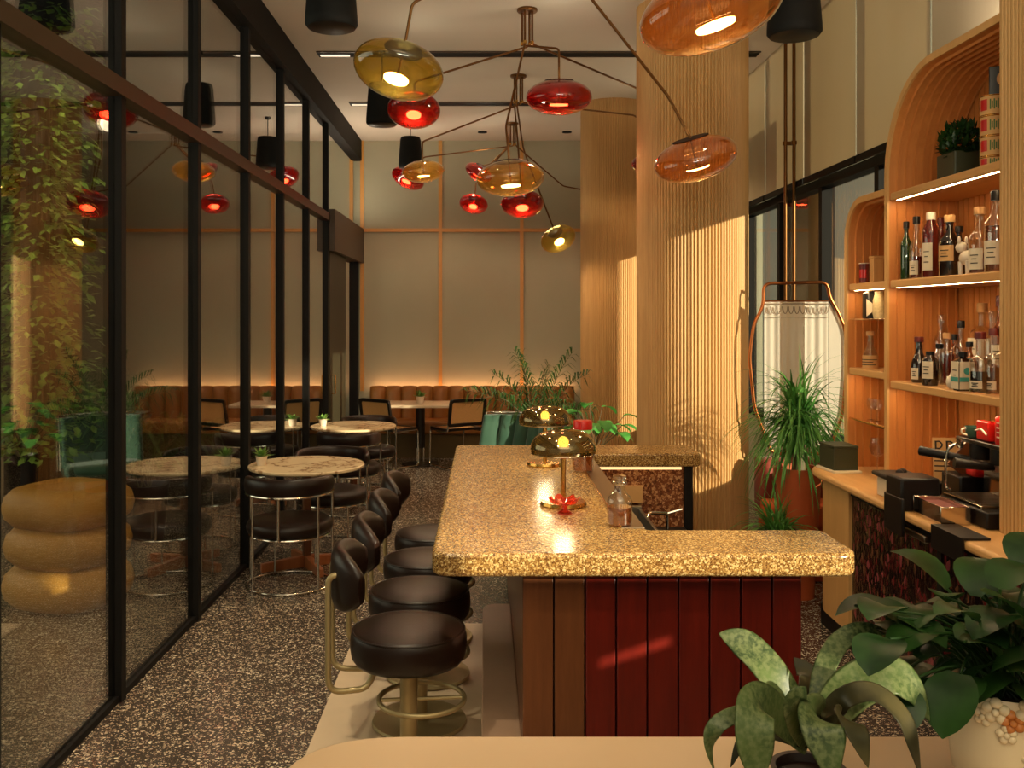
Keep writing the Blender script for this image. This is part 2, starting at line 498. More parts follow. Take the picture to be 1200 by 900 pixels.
# window wall on the right: sill wall, mullions, glass, solid end
WY = [6.34+1.065*k for k in range(-1, 4)]
sbox('wall_right', M['plaster'], XR-.04, XR+.16, 5.24, WY[-1], 0, .85)
sbox('wall_right_far', M['plaster'], XR-.04, XR+.16, WY[-1], YB, 0, ZC+.1)
sbox('window_sill', M['header'], XR-.06, XR+.16, 5.24, WY[-1], .85, .88)
m = MB()  # unseen near wall with openings invented to shape the sun on the bar
def wall_quad(y0, y1, b0, b1, t0, t1):
    x0, x1 = XR-.04, XR+.10
    m.add([(x0,y0,b0),(x1,y0,b0),(x1,y1,b1),(x0,y1,b1),(x0,y0,t0),(x1,y0,t0),(x1,y1,t1),(x0,y1,t1)],
          [(0,3,2,1),(4,5,6,7),(0,1,5,4),(1,2,6,5),(2,3,7,6),(3,0,4,7)])
def full(y0, y1): wall_quad(y0, y1, 0, 0, ZC+.1, ZC+.1)
lo = lambda y: .84+.388*(3.5-y); hi = lambda y: lo(y)+.25
full(-1.6,-.15); full(.20,1.15); full(2.66,5.24)
wall_quad(-.15,.20,0,0,1.72,1.72); wall_quad(-.15,.20,1.95,1.95,ZC+.1,ZC+.1)
wall_quad(1.15,1.50,0,0,1.452,1.452); wall_quad(1.15,1.50,1.565,1.565,lo(1.15),lo(1.50))
wall_quad(1.50,1.68,0,0,lo(1.5),lo(1.68))
wall_quad(1.68,2.02,0,0,1.16,1.16); wall_quad(1.68,2.02,1.24,1.24,lo(1.68),lo(2.02))
wall_quad(2.02,2.66,0,0,lo(2.02),lo(2.66))
wall_quad(1.15,2.66,hi(1.15),hi(2.66),ZC+.1,ZC+.1)
struct('wall_right_gobo', m, M['plaster'])
WY = [y for y in WY if y > 5.2]
for y in WY:
    sbox('trim_%d' % n, M['header'], XR-.01, XR+.09, y-.035, y+.035, .88, ZC); n += 1
sbox('trim_%d' % n, M['header'], XR-.02, XR+.09, 5.24, WY[-1], 2.80, 2.87); n += 1
for k in range(len(WY)-1):
    w = MB().box(XR+.03, XR+.042, WY[k]+.03, WY[k+1]-.03, .88, 2.80)
    w.box(XR+.03, XR+.042, WY[k]+.03, WY[k+1]-.03, 2.87, ZC)
    struct('window_%d' % (10+k), w, M['win_r'])

# added slab outside the far window, keeps sun off part of the column
sbox('sun_block_outside', M['plinth'], XR+.22, XR+.28, 8.05, 8.86, 0, 3.6)
# ceiling slots
for y, lb in ((8.42, 'long dark ceiling slot nearer the bar, crossing behind the front hanging lamps'),
              (10.39, 'long dark ceiling slot farther back, close to the far plaster wall')):
    t = thing('ceiling_slot', lb, 'air slot', (.45, y, ZC), group='ceiling slots')
    x0, x1 = -1.5, 2.42
    m = MB(); m.box(x0, x1, y-.065, y+.065, ZC-.008, ZC-.0005)
    build('slot_channel', m, M['header'], t, world=True)
    m = MB(); m.box(x0, x1, y+.066, y+.08, ZC-.012, ZC-.0005); m.box(x0, x1, y-.08, y-.066, ZC-.012, ZC-.0005)
    build('slot_frame', m, M['bronze'], t, world=True)
    m = MB(); m.box(x0+.02, x0+.28, y+.01, y+.055, ZC-.013, ZC-.008)
    tag(build('lit_segment', m, M['slot_lit'], t, world=True), 'glowing lit end of the slot')
for x, lb in ((-.05, 'tiny ceiling spot left of the far chandelier mount'), (1.02, 'tiny ceiling spot right of the far chandelier mount')):
    t = thing('ceiling_spot', lb, 'ceiling light', (x, 12.0, ZC))
    build('spot_ring', MB().lathe([(.045,-.012),(.06,-.01),(.06,0),(.03,0)], 20), M['header'], t)
    build('spot_lens', MB().lathe([(.001,-.009),(.043,-.009),(.043,-.002)], 20), M['slot_lit'] if x > 0 else M['black'], t)

# roller blinds
SE = [9.72, 8.64, 7.58, 6.50, 5.40, 4.30, 3.2]
lbs = ['farthest roller blind, just right of the big fluted column', 'roller blind just beyond the two thin bronze pipes', 'roller blind behind the two thin bronze pipes, second from the far end',
       'roller blind between the thin pipes and the arched shelf', 'roller blind whose top shows above the arched cabinet']
lbs = ['cream roller blind farthest away, just right of the big fluted column',
       'cream roller blind with the two bronze pipes running down in front',
       'wide cream roller blind between the bronze pipes and the bluish gap',
       'cream roller blind right of the bluish gap, above the low arched cabinet',
       'cream roller blind nearest the camera, above the top of the tall arched cabinet']
for k, lb in enumerate(lbs):
    y1, y0 = SE[k], SE[k+1]
    t = thing('roller_blind', lb, 'blind', (2.54, (y0+y1)/2, 2.9), group='cream roller blinds along the window wall')
    m = MB(); hw = (y1-y0)/2-.012
    N = 14; vs = []; 
    for j in range(N+1):
        yy = -hw+2*hw*j/N; e = .004*math.cos(j*1.3+k)
        for z in (0, 1.23): vs += [(e-.002, yy, z), (e+.002, yy, z)]
    fs = []
    for j in range(N):
        a = j*4; b = a+4
        fs += [(a,b,b+2,a+2),(a+1,a+3,b+3,b+1),(a,a+1,b+1,b),(a+2,b+2,b+3,a+3)]
    m.add(vs, fs)
    build('blind_cloth', m, M['blind'], t)
    build('bottom_bar', MB().box(-.012,.012,-hw,hw,-.05,0), M['header'], t, bevel=.004)

# fluted columns
def column(name, cx, cy, R, N, label):
    S = 8; vs = []; n = N*S
    for z in (0.0, ZC):
        for i in range(n):
            a = 2*PI*i/n
            r = R-.015*(1-abs(math.sin(N*a/2))**.8)
            vs.append((cx+r*math.cos(a), cy+r*math.sin(a), z))
    m = MB(); m.add(vs, [(i,(i+1)%n,n+(i+1)%n,n+i) for i in range(n)]+[tuple(range(n-1,-1,-1)), tuple(range(n,2*n))])
    o = build(name, m, M['flute'], smooth=50)
    tag(o, label, 'column')
column('fluted_column', 1.553, 7.16, .415, 104, 'thick fluted wooden column standing right behind the terrazzo bar')
column('fluted_column', 1.385, 10.45, .345, 84, 'farther fluted wooden column, partly hidden behind the thick front column')

# brass pipes at the window wall
for x, lb in ((2.487, 'left of two thin bronze pipes running down the blinds'), (2.545, 'right of two thin bronze pipes running down the blinds')):
    t = thing('bronze_pipe', lb, 'pipe', (x-.03, 7.78 - (x-2.487)*.6, 0), group='pair of bronze pipes by the windows')
    build('tube', MB().tube([(0,0,0),(0,0,ZC-.002)], .014, 10), M['bronze_rod'], t)
    build('clip', MB().box(-.022,.075,-.012,.012,3.2,3.23), M['bronze_rod'], t)

# pendant speakers
def speaker(loc, label, r=.14):
    t = thing('hanging_speaker', label, 'speaker', loc, group='black hanging speakers')
    build('body', MB().lathe([(.0,0),(r*.9,0),(r,.02),(r*.995,.06),(r*.86,.33),(r*.78,.36),(.0,.362)], 32), M['speaker'], t)
    build('grille', MB().lathe([(.0,-.004),(r*.84,-.004),(r*.88,.0)], 32), M['dark_plastic'], t)
    build('cable', MB().tube([(0,0,.36),(0,0,ZC-loc[2])], .006, 8), M['black'], t)
    build('ceiling_cup', MB().lathe([(.001,ZC-loc[2]-.03),(.03,ZC-loc[2]-.03),(.035,ZC-loc[2])], 16), M['black'], t)
speaker((-.90, 5.50, 3.47), 'black hanging speaker nearest the camera, cut by the top edge on the left', .152)
speaker((-.92, 8.35, 3.48), 'black hanging speaker behind the near red glass lamp')
speaker((-.89, 11.1, 3.53), 'black hanging speaker farthest back, in front of the plaster wall')
speaker((1.84, 5.66, 3.47), 'black hanging speaker on the right, above the cabinet side of the bar', .16)

# ================================================================ banquette
t = thing('banquette', 'long brown channel tufted banquette along the lit back wall', 'bench', (-.2, 12.2, 0))
x0, x1 = -1.52, 1.15
m = MB(); NC = 13; w = (x1-x0)/NC
for i in range(NC):
    vs = []; K = 10
    for j in range(K+1):
        a = j/K
        y = 12.36-.07*math.sin(PI*a)**.55
        x = x0+w*(i+a)
        zt = .885-.012*(1-math.sin(PI*a)**.5)
        vs += [(x,y,.44),(x,y+.004,.80),(x,y+.03,zt-.02),(x,12.43,zt),(x,12.50,zt-.02),(x,12.50,.44)]
    fs = []
    for j in range(K):
        for q in range(5): fs.append((j*6+q,(j+1)*6+q,(j+1)*6+q+1,j*6+q+1))
    fs += [(0,1,2,3,4,5), tuple(K*6+q for q in (5,4,3,2,1,0))]
    m.add(vs, fs)
build('backrest', m, M['tan_leather'], t, world=True, smooth=60)
m = MB(); m.box(x0, x1, 11.95, 12.37, .30, .47)
build('seat', m, M['tan_leather'], t, world=True, bevel=.035, seg=4)
build('plinth', MB().box(x0+.02, x1-.02, 12.0, 12.5, 0, .30), M['plinth'], t, world=True)
m = MB(); m.box(x0, x1, 12.52, 12.56, .80, .815)
tag(build('light_strip', m, M['cove'], t, world=True), 'warm glowing strip behind the backrest')
build('strip_shelf', MB().box(x0, x1, 12.50, 12.62, .77, .80), M['gold_trim'], t, world=True)
# ================================================================== the bar
bar = thing('bar_counter', 'U-shaped bar with thick golden terrazzo top and dark red plank front', 'bar', (.6, 5.0, 0))
ZT = .92
poly = rpoly([(-.205,3.50),(1.385,3.50),(1.385,3.90),(.66,3.90),(.66,6.05),(1.375,6.05),(1.375,6.45),(-.205,6.45)],
             [.08,.09,.06,.02,.02,.05,.05,.06])
build('countertop', MB().prism(poly, ZT-.087, ZT), M['bar'], bar, world=True, bevel=.022, seg=4)
# plank front facing the camera
xs = [.138]
while xs[-1] < 1.19: xs.append(min(xs[-1]+.1185, 1.20))
k = 0
m1 = MB(); m2 = MB()
for a, b in zip(xs[:-1], xs[1:]):
    (m1 if k < 2 else m2).box(a+.003, b-.003, 3.60, 3.63, .02, ZT-.087); k += 1
m1.box(.138, .20, 3.601, 3.66, .02, ZT-.087)
build('front_planks', m2, M['mahog'], bar, world=True, bevel=.003)
tag(build('corner_planks', m1, M['walnut'], bar, world=True, bevel=.003), 'browner planks at the left corner')
m = MB(); y = 3.63
while y < 6.3:
    m.box(.138, .165, y+.003, min(y+.1185, 6.34)-.003, .02, ZT-.087); y += .1185
build('side_planks', m, M['walnut'], bar, world=True, bevel=.003)
m = MB(); m.box(.165, 1.19, 3.63, 3.66, 0, ZT-.087); m.box(.166, .19, 3.66, 6.34, 0, ZT-.087); m.box(1.17, 1.195, 3.66, 3.86, 0, ZT-.087)
m.box(.6, .63, 3.86, 6.2, 0, ZT-.087)
build('carcass', m, M['black'], bar, world=True)
m = MB(); m.box(.60, 1.28, 6.10, 6.13, .0, ZT-.087)
build('back_panel', m, M['bar_dark'], bar, world=True)
build('end_post', MB().box(1.27, 1.325, 6.07, 6.40, 0, ZT-.087), M['black'], bar, world=True, bevel=.004)
m = MB(); m.box(.66, 1.25, 6.065, 6.085, ZT-.105, ZT-.092)
tag(build('light_strip', m, glow('under_counter_strip', (1,.62,.25), 1.6), bar, world=True), 'warm glowing strip under the far counter')
m = MB().prism(rpoly([(-.02,2.2),(.14,2.2),(.14,5.50),(-.02,5.50)],[0,0,0,.10],8), .003, .13)
build('foot_step', m, M['stone2'], bar, world=True, bevel=.006)
# drip rail along the inner edge
m = MB(); m.box(.555, .655, 3.92, 6.02, ZT, ZT+.004); 
build('drip_rail', m, M['steel'], bar, world=True, bevel=.0015)
m = MB(); m.box(.553, .559, 3.92, 6.02, ZT, ZT+.012)
build('rail_lip', m, M['brass'], bar, world=True, bevel=.001)
# equipment inside the bar well
t = thing('ice_well', 'dark under-bar ice well with steel rim inside the bar', 'sink', (.93, 5.6, 0))
m = MB(); m.box(.70, .98, 5.3, 6.0, 0, .50); build('cabinet', m, M['dark_plastic'], t, world=True, bevel=.01)
m = MB(); m.box(.70, .98, 5.3, 5.33, .50, .58); m.box(.70, .98, 5.97, 6.0, .50, .60); m.box(.70, .72, 5.33, 5.97, .50, .58); m.box(.96, .98, 5.33, 5.97, .50, .58)
build('rim', m, M['steel'], t, world=True, bevel=.004)
m = MB(); m.box(.86, 1.0, 6.06, 6.094, .60, .71)
o = build('card_holder', m, M['paper_tan'], None, bevel=.003); tag(o, 'small tan card panel on the inner bar wall', 'card')
t = thing('bar_tap', 'small chrome tap inside the bar well', 'tap', (1.12, 5.75, 0))
m = MB(); m.box(-.10,.14,-.3,.28,0,.46); build('sink_stand', m, M['dark_plastic'], t, bevel=.01)
build('spout', MB().tube(fillet([(0,.1,.46),(0,.1,.58),(-.13,.02,.60),(-.15,.0,.55)], .03), .011, 10), M['chrome'], t)
build('lever', MB().tube([(0,.1,.58),(.09,.1,.605)], .008, 8), M['chrome'], t)

# ================================================================ bar stools
def make_stool(label):
    t = thing('bar_stool', label, 'bar stool', (0,0,0), group='leather bar stools along the bar')
    build('base', MB().lathe([(.0,.004),(.205,.004),(.209,.010),(.205,.020),(.06,.024),(.0,.025)], 48), M['nickel'], t)
    build('post', MB().lathe([(.034,.022),(.034,.47)], 24), M['nickel'], t)
    R = .165; ZR = .315
    ring = [(R*math.cos(2*PI*i/40)+.05, R*math.sin(2*PI*i/40), ZR) for i in range(40)]
    m = MB().tube(ring, .010, 10, closed=True)
    m.tube([(.03,0,ZR),(.05+R,0,ZR)], .008, 8); m.tube([(-.03,.0,ZR),(.05-R,0,ZR)], .008, 8)
    build('foot_ring', m, M['nickel'], t)
    prof = [(.0,.464),(.17,.466),(.206,.472),(.219,.490),(.225,.525),(.224,.560),(.2195,.581),(.213,.590),(.198,.596),(.12,.604),(.0,.607)]
    s = build('seat', MB().lathe(prof, 56), M['leather'], t, smooth=60)
    m = MB().tube([(.2155*math.cos(2*PI*i/56), .2155*math.sin(2*PI*i/56), .588) for i in range(56)], .0045, 8, closed=True)
    build('piping', m, M['leather'], s)
    build('seat_plate', MB().lathe([(.0,.445),(.12,.445),(.13,.462),(.0,.464)], 32), M['nickel'], t)
    # backrest pad: a curved bolster around -X
    K = 22; cs = 12; vs = []; Rb = .30
    for i in range(K+1):
        u = i/K*2-1
        a = PI+u*math.radians(46)
        taper = (1-abs(u)**3.2*.55)
        hh = .118*taper; tt = .036*(1-abs(u)**4*.5)
        for j in range(cs):
            b = 2*PI*j/cs
            cx, cz = math.cos(b), math.sin(b)
            px = (abs(cx)**.8)*(1 if cx > 0 else -1)*tt
            pz = (abs(cz)**.7)*(1 if cz > 0 else -1)*hh
            r = Rb+px
            vs.append((r*math.cos(a)+.035, r*math.sin(a), .805+pz))
    fs = [(i*cs+j, i*cs+(j+1)%cs, (i+1)*cs+(j+1)%cs, (i+1)*cs+j) for i in range(K) for j in range(cs)]
    fs += [tuple(range(cs-1,-1,-1)), tuple(K*cs+j for j in range(cs))]
    m = MB(); m.add(vs, fs); build('backrest', m, M['leather'], t, smooth=70)
    for sy in (-1, 1):
        y = .125*sy
        pts = fillet([(-.225,y,.835),(-.30,y,.835),(-.30,y,.40),(-.16,y*.8,.40),(-.13,y*.7,.455)], .055, 6)
        build('back_tube', MB().tube(pts, .0115, 10), M['nickel'], t)
    return t
SZ = [(3.66, -.30, .10), (4.18, -.295, .06), (4.73, -.29, .0), (5.27, -.285, -.04)]
sl = ['black leather bar stool nearest the camera, whole round seat in view',
      'second black leather bar stool from the camera, just behind the nearest',
      'third black leather bar stool, its seat half hidden by the bar top',
      'farthest black leather bar stool, by the far end of the bar']
st0 = make_stool(sl[0])
for k, (y, x, rz) in enumerate(SZ):
    if k == 0: st0.location = (x, y, .004); st0.rotation_euler = (0,0,rz)
    else: dup(st0, (x, y, .004), rz, sl[k])

# ============================================================== on the bar top
def mushroom_lamp(label, loc, s=1.0):
    t = thing('table_lamp', label, 'table lamp', loc, group='mushroom lamps on the bar')
    build('base', MB().lathe([(.0,0),(.105,0),(.108,.006),(.104,.020),(.02,.026),(.0,.026)], 48), M['brass'], t)
    build('stem', MB().lathe([(.0125,.02),(.0125,.262)], 20), M['brass'], t)
    prof = [(.150,.242),(.1535,.262),(.150,.285),(.132,.315),(.10,.337),(.055,.348),(.0,.351)]
    inner = [(r*.975, z-.004) for r, z in prof[::-1]]
    sh = build('lamp_shade', MB().lathe(prof+inner, 48, cap0=False, cap1=False), M['smoke'], t, smooth=70)
    build('shade_rim', MB().tube([(.150*math.cos(2*PI*i/48), .150*math.sin(2*PI*i/48), .242) for i in range(48)], .0025, 6, closed=True), M['chrome'], sh)
    build('bulb', MB().ball((0,0,.292), (.026,.026,.028)), M['bulb'], t)
    build('bulb_holder', MB().lathe([(.02,.25),(.022,.258),(.018,.272),(.0,.272)], 16), M['brass'], t)
    return t
mushroom_lamp('nearer smoked glass mushroom table lamp on the bar top', (.357, 4.40, ZT))
mushroom_lamp('farther smoked glass mushroom table lamp, half hidden behind the nearer one', (.345, 5.58, ZT))
# red glass dish: wavy bowl on a flared foot
t = thing('glass_dish', 'small red glass dish with wavy rim on the bar top', 'dish', (.350, 4.22, ZT))
n = 48; vs = []; rings = [(.012,.034),(.030,.040),(.052,.050),(.066,.062)]
for ri, (r, z) in enumerate(rings):
    for i in range(n):
        a = 2*PI*i/n; wv = (ri/3)**1.5
        rr = r*(1+.10*wv*math.cos(6*a)); zz = z+.010*wv*math.cos(6*a+1)
        vs.append((rr*math.cos(a), rr*math.sin(a), zz))
for ri, (r, z) in list(enumerate(rings))[::-1]:
    for i in range(n):
        a = 2*PI*i/n; wv = (ri/3)**1.5
        rr = r*(1+.10*wv*math.cos(6*a))*.96; zz = z+.010*wv*math.cos(6*a+1)+.004
        vs.append((rr*math.cos(a), rr*math.sin(a), zz))
m = MB(); m.add(vs, [(j*n+i, j*n+(i+1)%n, (j+1)*n+(i+1)%n, (j+1)*n+i) for j in range(7) for i in range(n)])
build('bowl', m, M['red_dish'], t)
build('foot', MB().lathe([(.0,0),(.034,0),(.034,.004),(.014,.016),(.010,.026),(.014,.036),(.0,.036)], 32), M['red_dish'], t)
# decanter
t = thing('glass_decanter', 'clear glass bottle of pale amber water at the inner bar corner', 'bottle', (.560, 3.98, ZT+.004))
build('bottle', MB().lathe([(.0,0),(.046,0),(.052,.006),(.053,.095),(.047,.115),(.030,.132),(.024,.145),(.025,.168),(.031,.172),(.031,.18),(.026,.182)], 36, cap1=False), M['clear'], t)
build('liquid', MB().lathe([(.0,.006),(.047,.006),(.048,.075),(.0,.075)], 36), M['liq_amber'], t)
build('glass_stopper', MB().lathe([(.020,.165),(.021,.185),(.028,.195),(.028,.203),(.0,.206)], 24), M['clear'], t)
t = thing('storage_jar', 'tall glass jar with red lid on the bar behind the lamps', 'jar', (.545, 5.35, ZT+.004))
build('jar', MB().lathe([(.0,0),(.058,0),(.062,.008),(.062,.20),(.052,.225),(.048,.235)], 32, cap1=False), M['clear'], t)
build('contents', MB().lathe([(.0,.006),(.054,.006),(.055,.12),(.0,.125)], 28), M['liq_amber'], t)
build('lid', MB().lathe([(.0,.285),(.050,.285),(.054,.278),(.054,.238),(.05,.235),(.0,.235)], 32), M['red_paint'], t)
# ====================================================== round tables and chairs
def round_table(label, loc, rz):
    t = thing('round_table', label, 'table', loc, rz, group='round marble tables by the glass wall')
    R = .411
    build('tabletop', MB().lathe([(.0,.713),(R-.006,.713),(R,.719),(R,.731),(R-.005,.736),(.0,.736)], 64), M['marble'], t)
    build('column', MB().cbox((0,0,.36), (.052,.052,.70)), M['walnut'], t, bevel=.006)
    m = MB()
    m.lathe([(.0,.69),(.11,.69),(.11,.713),(.0,.713)], 24); build('top_plate', m, M['black'], t)
    for k in range(4):
        T = Matrix.Rotation(PI/2*k, 4, 'Z')
        m = MB(); vs = [(.02,-.024,.0),(.33,-.02,.0),(.33,.02,.0),(.02,.024,.0),(.02,-.024,.085),(.33,-.02,.058),(.33,.02,.058),(.02,.024,.085)]
        m.add(vs, [(0,3,2,1),(4,5,6,7),(0,1,5,4),(1,2,6,5),(2,3,7,6),(3,0,4,7)], T)
        build('foot', m, M['base_wood'], t, bevel=.005)
    return t
round_table('round cream marble table nearest the camera, by the glass wall', (-1.29, 6.80, 0), math.radians(28))
round_table('second round marble table, farther back by the glass wall', (-1.29, 9.20, 0), math.radians(40))

def succulent(label, loc, s=1.0, group='little potted succulents on the tables', seed=1):
    rnd = random.Random(seed)
    t = thing('potted_succulent', label, 'potted plant', loc, group=group)
    build('pot', MB().lathe([(.0,0),(.026*s,0),(.034*s,.05*s),(.036*s,.056*s),(.031*s,.056*s),(.029*s,.045*s),(.0,.045*s)], 24), M['white_gloss'], t)
    m = MB()
    for k in range(26):
        a = k*2.4+rnd.random()*.4; el = .25+1.1*rnd.random(); L = s*(.05+.035*rnd.random())
        d = Vector((math.cos(a)*math.cos(el), math.sin(a)*math.cos(el), math.sin(el)))
        p0 = Vector((math.cos(a)*.008, math.sin(a)*.008, .045*s))
        pts = [p0+d*L*q+Vector((0,0,-.012*q*q)) for q in (0,.35,.7,1)]
        m.leaf(pts, [.005*s,.012*s,.010*s,.001], fold=.25)
    build('leaves', m, M['succulent'], t)
    return t
succulent('small potted succulent on the nearest round marble table', at(305, 544, 6.78)*1.0 if False else (-1.60, 6.74, .736), 1.2, seed=3)
succulent('small potted succulent on the farther round marble table', (-1.58, 9.15, .736), 1.2, seed=8)

def make_drum_chair(label):
    """round leather chair on a steel ring; its back is at -Y"""
    t = thing('drum_chair', label, 'chair', (0,0,0), group='round black leather dining chairs')
    R = .285
    ring = [(R*math.cos(2*PI*i/56), R*math.sin(2*PI*i/56), .010) for i in range(56)]
    build('floor_ring', MB().tube(ring, .009, 10, closed=True), M['chrome'], t)
    prof = [(.0,.345),(.20,.345),(.255,.352),(.280,.372),(.287,.40),(.280,.428),(.258,.444),(.18,.455),(.0,.458)]
    s = build('seat', MB().lathe(prof, 56), M['leather'], t, smooth=60)
    build('seat_ring', MB().tube([(.262*math.cos(2*PI*i/56), .262*math.sin(2*PI*i/56), .346) for i in range(56)], .007, 8, closed=True), M['chrome'], t)
    K = 40; cs = 12; vs = []
    for i in range(K+1):
        u = i/K*2-1; a = -PI/2+u*math.radians(104)
        tp = 1-abs(u)**6*.6
        for j in range(cs):
            b = 2*PI*j/cs; cx, cz = math.cos(b), math.sin(b)
            px = abs(cx)**.8*(1 if cx > 0 else -1)*.033*tp
            pz = abs(cz)**.8*(1 if cz > 0 else -1)*.061*tp
            r = .272+px
            vs.append((r*math.cos(a), r*math.sin(a), .685+pz))
    fs = [(i*cs+j, i*cs+(j+1)%cs, (i+1)*cs+(j+1)%cs, (i+1)*cs+j) for i in range(K) for j in range(cs)]
    fs += [tuple(range(cs-1,-1,-1)), tuple(K*cs+j for j in range(cs))]
    m = MB(); m.add(vs, fs); build('backrest', m, M['leather'], t, smooth=70)
    arc = [(R*math.cos(a), R*math.sin(a), .625) for a in [-PI/2+math.radians(-106+212*i/40) for i in range(41)]]
    build('back_rail', MB().tube(arc, .009, 8), M['chrome'], t)
    for deg in (-106, 106, -48, 48):
        a = -PI/2+math.radians(deg)
        build('leg', MB().tube([(R*math.cos(a),R*math.sin(a),.01),(R*math.cos(a),R*math.sin(a),.625)], .0085, 10), M['chrome'], t)
    a = -PI/2+math.radians(-6)
    build('back_strut', MB().tube([(R*math.cos(a),R*math.sin(a),.345),(R*math.cos(a),R*math.sin(a),.625)], .010, 10), M['chrome'], t)
    for deg in (-150, 150):
        a = -PI/2+math.radians(deg)
        build('leg', MB().tube([(R*math.cos(a),R*math.sin(a),.01),(R*.93*math.cos(a),R*.93*math.sin(a),.346)], .0085, 10), M['chrome'], t)
    return t
DC = [(-1.318, 6.355, .05, 'round leather chair with its back to the camera, at the nearest round table'),
      (-1.21, 7.42, PI+.1, 'round leather chair behind the nearest round table, facing the camera'),
      (-1.26, 8.72, -.12, 'round leather chair with its back to the camera, at the farther round table'),
      (-1.22, 9.82, PI+.2, 'round leather chair behind the farther round table, its back top just showing')]
dc0 = make_drum_chair(DC[0][3])
for k, (x, y, rz, lb) in enumerate(DC):
    if k == 0: dc0.location = (x, y, 0); dc0.rotation_euler = (0,0,rz)
    else: dup(dc0, (x, y, 0), rz, lb)

# ------------------------------------------------ table and cane chairs at the banquette
t = thing('pedestal_table', 'square cream topped table on a black column at the banquette', 'table', (-.80, 11.48, 0))
m = MB().prism(rpoly([(-.40,-.33),(.40,-.33),(.40,.33),(-.40,.33)],[.04]*4), .712, .742)
build('tabletop', m, M['stone'], t, bevel=.005)
build('column', MB().lathe([(.055,.20),(.055,.69),(.12,.70),(.12,.712)], 24), M['black_wood'], t)
for sx in (-.04, .04):
    build('leg', MB().tube([(sx,0,.02),(sx,0,.21)], .012, 10), M['chrome'], t)
build('base_plate', MB().lathe([(.0,0),(.22,0),(.22,.012),(.03,.022),(.0,.022)], 40), M['black_wood'], t)
succulent('small plant in a pale cube pot on the banquette table', (-.80, 11.44, .742), 1.5, seed=5)

def cane_chair(label, loc, rz):
    """cantilever steel chair with cane back and seat; faces +Y before rotation"""
    t = thing('cane_chair', label, 'chair', loc, rz, group='cane and black cantilever chairs')
    w = .235
    for sx in (-1, 1):
        x = w*sx
        pts = [(x*.9,.21,.44),(x,.21,.44),(x,.235,.012),(x,-.20,.012),(x*.6,-.215,.012)]
        pts = [(x,-.16,.44),(x,.22,.44),(x,.235,.012),(x,-.22,.012)]
        build('leg_tube', MB().tube(fillet(pts, .05, 5), .0115, 8), M['chrome'], t)
        build('back_tube', MB().tube(fillet([(x,.05,.43),(x,-.20,.43),(x*.97,-.27,.82)], .06, 5), .0115, 8), M['chrome'], t)
    build('rear_runner', MB().tube([(-w,-.22,.012),(w,-.22,.012)], .0115, 8), M['chrome'], t)
    # seat: frame ring and cane
    out = rpoly([(-w-.012,-.19),(w+.012,-.19),(w+.012,.23),(-w-.012,.23)],[.05]*4,5)
    inn = rpoly([(-w+.035,-.145),(w-.035,-.145),(w-.035,.185),(-w+.035,.185)],[.03]*4,5)
    N = len(out); m = MB(); vs = []
    for z in (.445,.475):
        vs += [(p[0],p[1],z) for p in out]+[(p[0],p[1],z) for p in inn]
    fs = []
    for i in range(N):
        j = (i+1)%N
        fs += [(i,j,N+j,N+i),(2*N+i,3*N+i,3*N+j,2*N+j),(i,2*N+i,2*N+j,j),(N+i,N+j,3*N+j,3*N+i)]
    m.add(vs, fs); sf = build('seat_frame', m, M['black_wood'], t, bevel=.004)
    build('cane_seat', MB().prism(inn, .458, .468), M['cane'], sf)
    # back frame, tilted
    Mx = Matrix.Translation((0,-.245,.665)) @ Matrix.Rotation(math.radians(10), 4, 'X')
    out = rpoly([(-w-.015,-.165),(w+.015,-.165),(w+.015,.165),(-w-.015,.165)],[.045]*4,5)
    inn = rpoly([(-w+.022,-.128),(w-.022,-.128),(w-.022,.128),(-w+.022,.128)],[.025]*4,5)
    vs = []
    for y in (-.014,.014):
        for P in (out, inn):
            vs += [(p[0], y-.35*(p[0]**2)+.01, p[1]) for p in P]
    N = len(out); fs = []
    for i in range(N):
        j = (i+1)%N
        fs += [(i,j,N+j,N+i),(2*N+i,3*N+i,3*N+j,2*N+j),(i,2*N+i,2*N+j,j),(N+i,N+j,3*N+j,3*N+i)]
    m = MB(); m.add(vs, fs, Mx); bf = build('back_frame', m, M['black_wood'], t, bevel=.004)
    vs = []; K = 10
    for y in (-.004,.004):
        for i in range(K+1):
            xx = -w+.02+(2*w-.04)*i/K
            for z in (-.13,.13): vs.append((xx, y-.35*xx*xx+.01, z))
    fs = []; n = 2*(K+1)
    for i in range(K):
        a = i*2
        fs += [(a,a+1,a+3,a+2),(n+a,n+a+2,n+a+3,n+a+1)]
    m = MB(); m.add(vs, fs, Mx); build('cane_panel', m, M['cane'], bf)
    return t
cane_chair('cane chair left of the banquette table, its back turned to the round tables', (-1.14, 11.30, 0), math.radians(-38))
cane_chair('cane chair right of the banquette table, near the bar end', (-.36, 11.34, 0), math.radians(32))

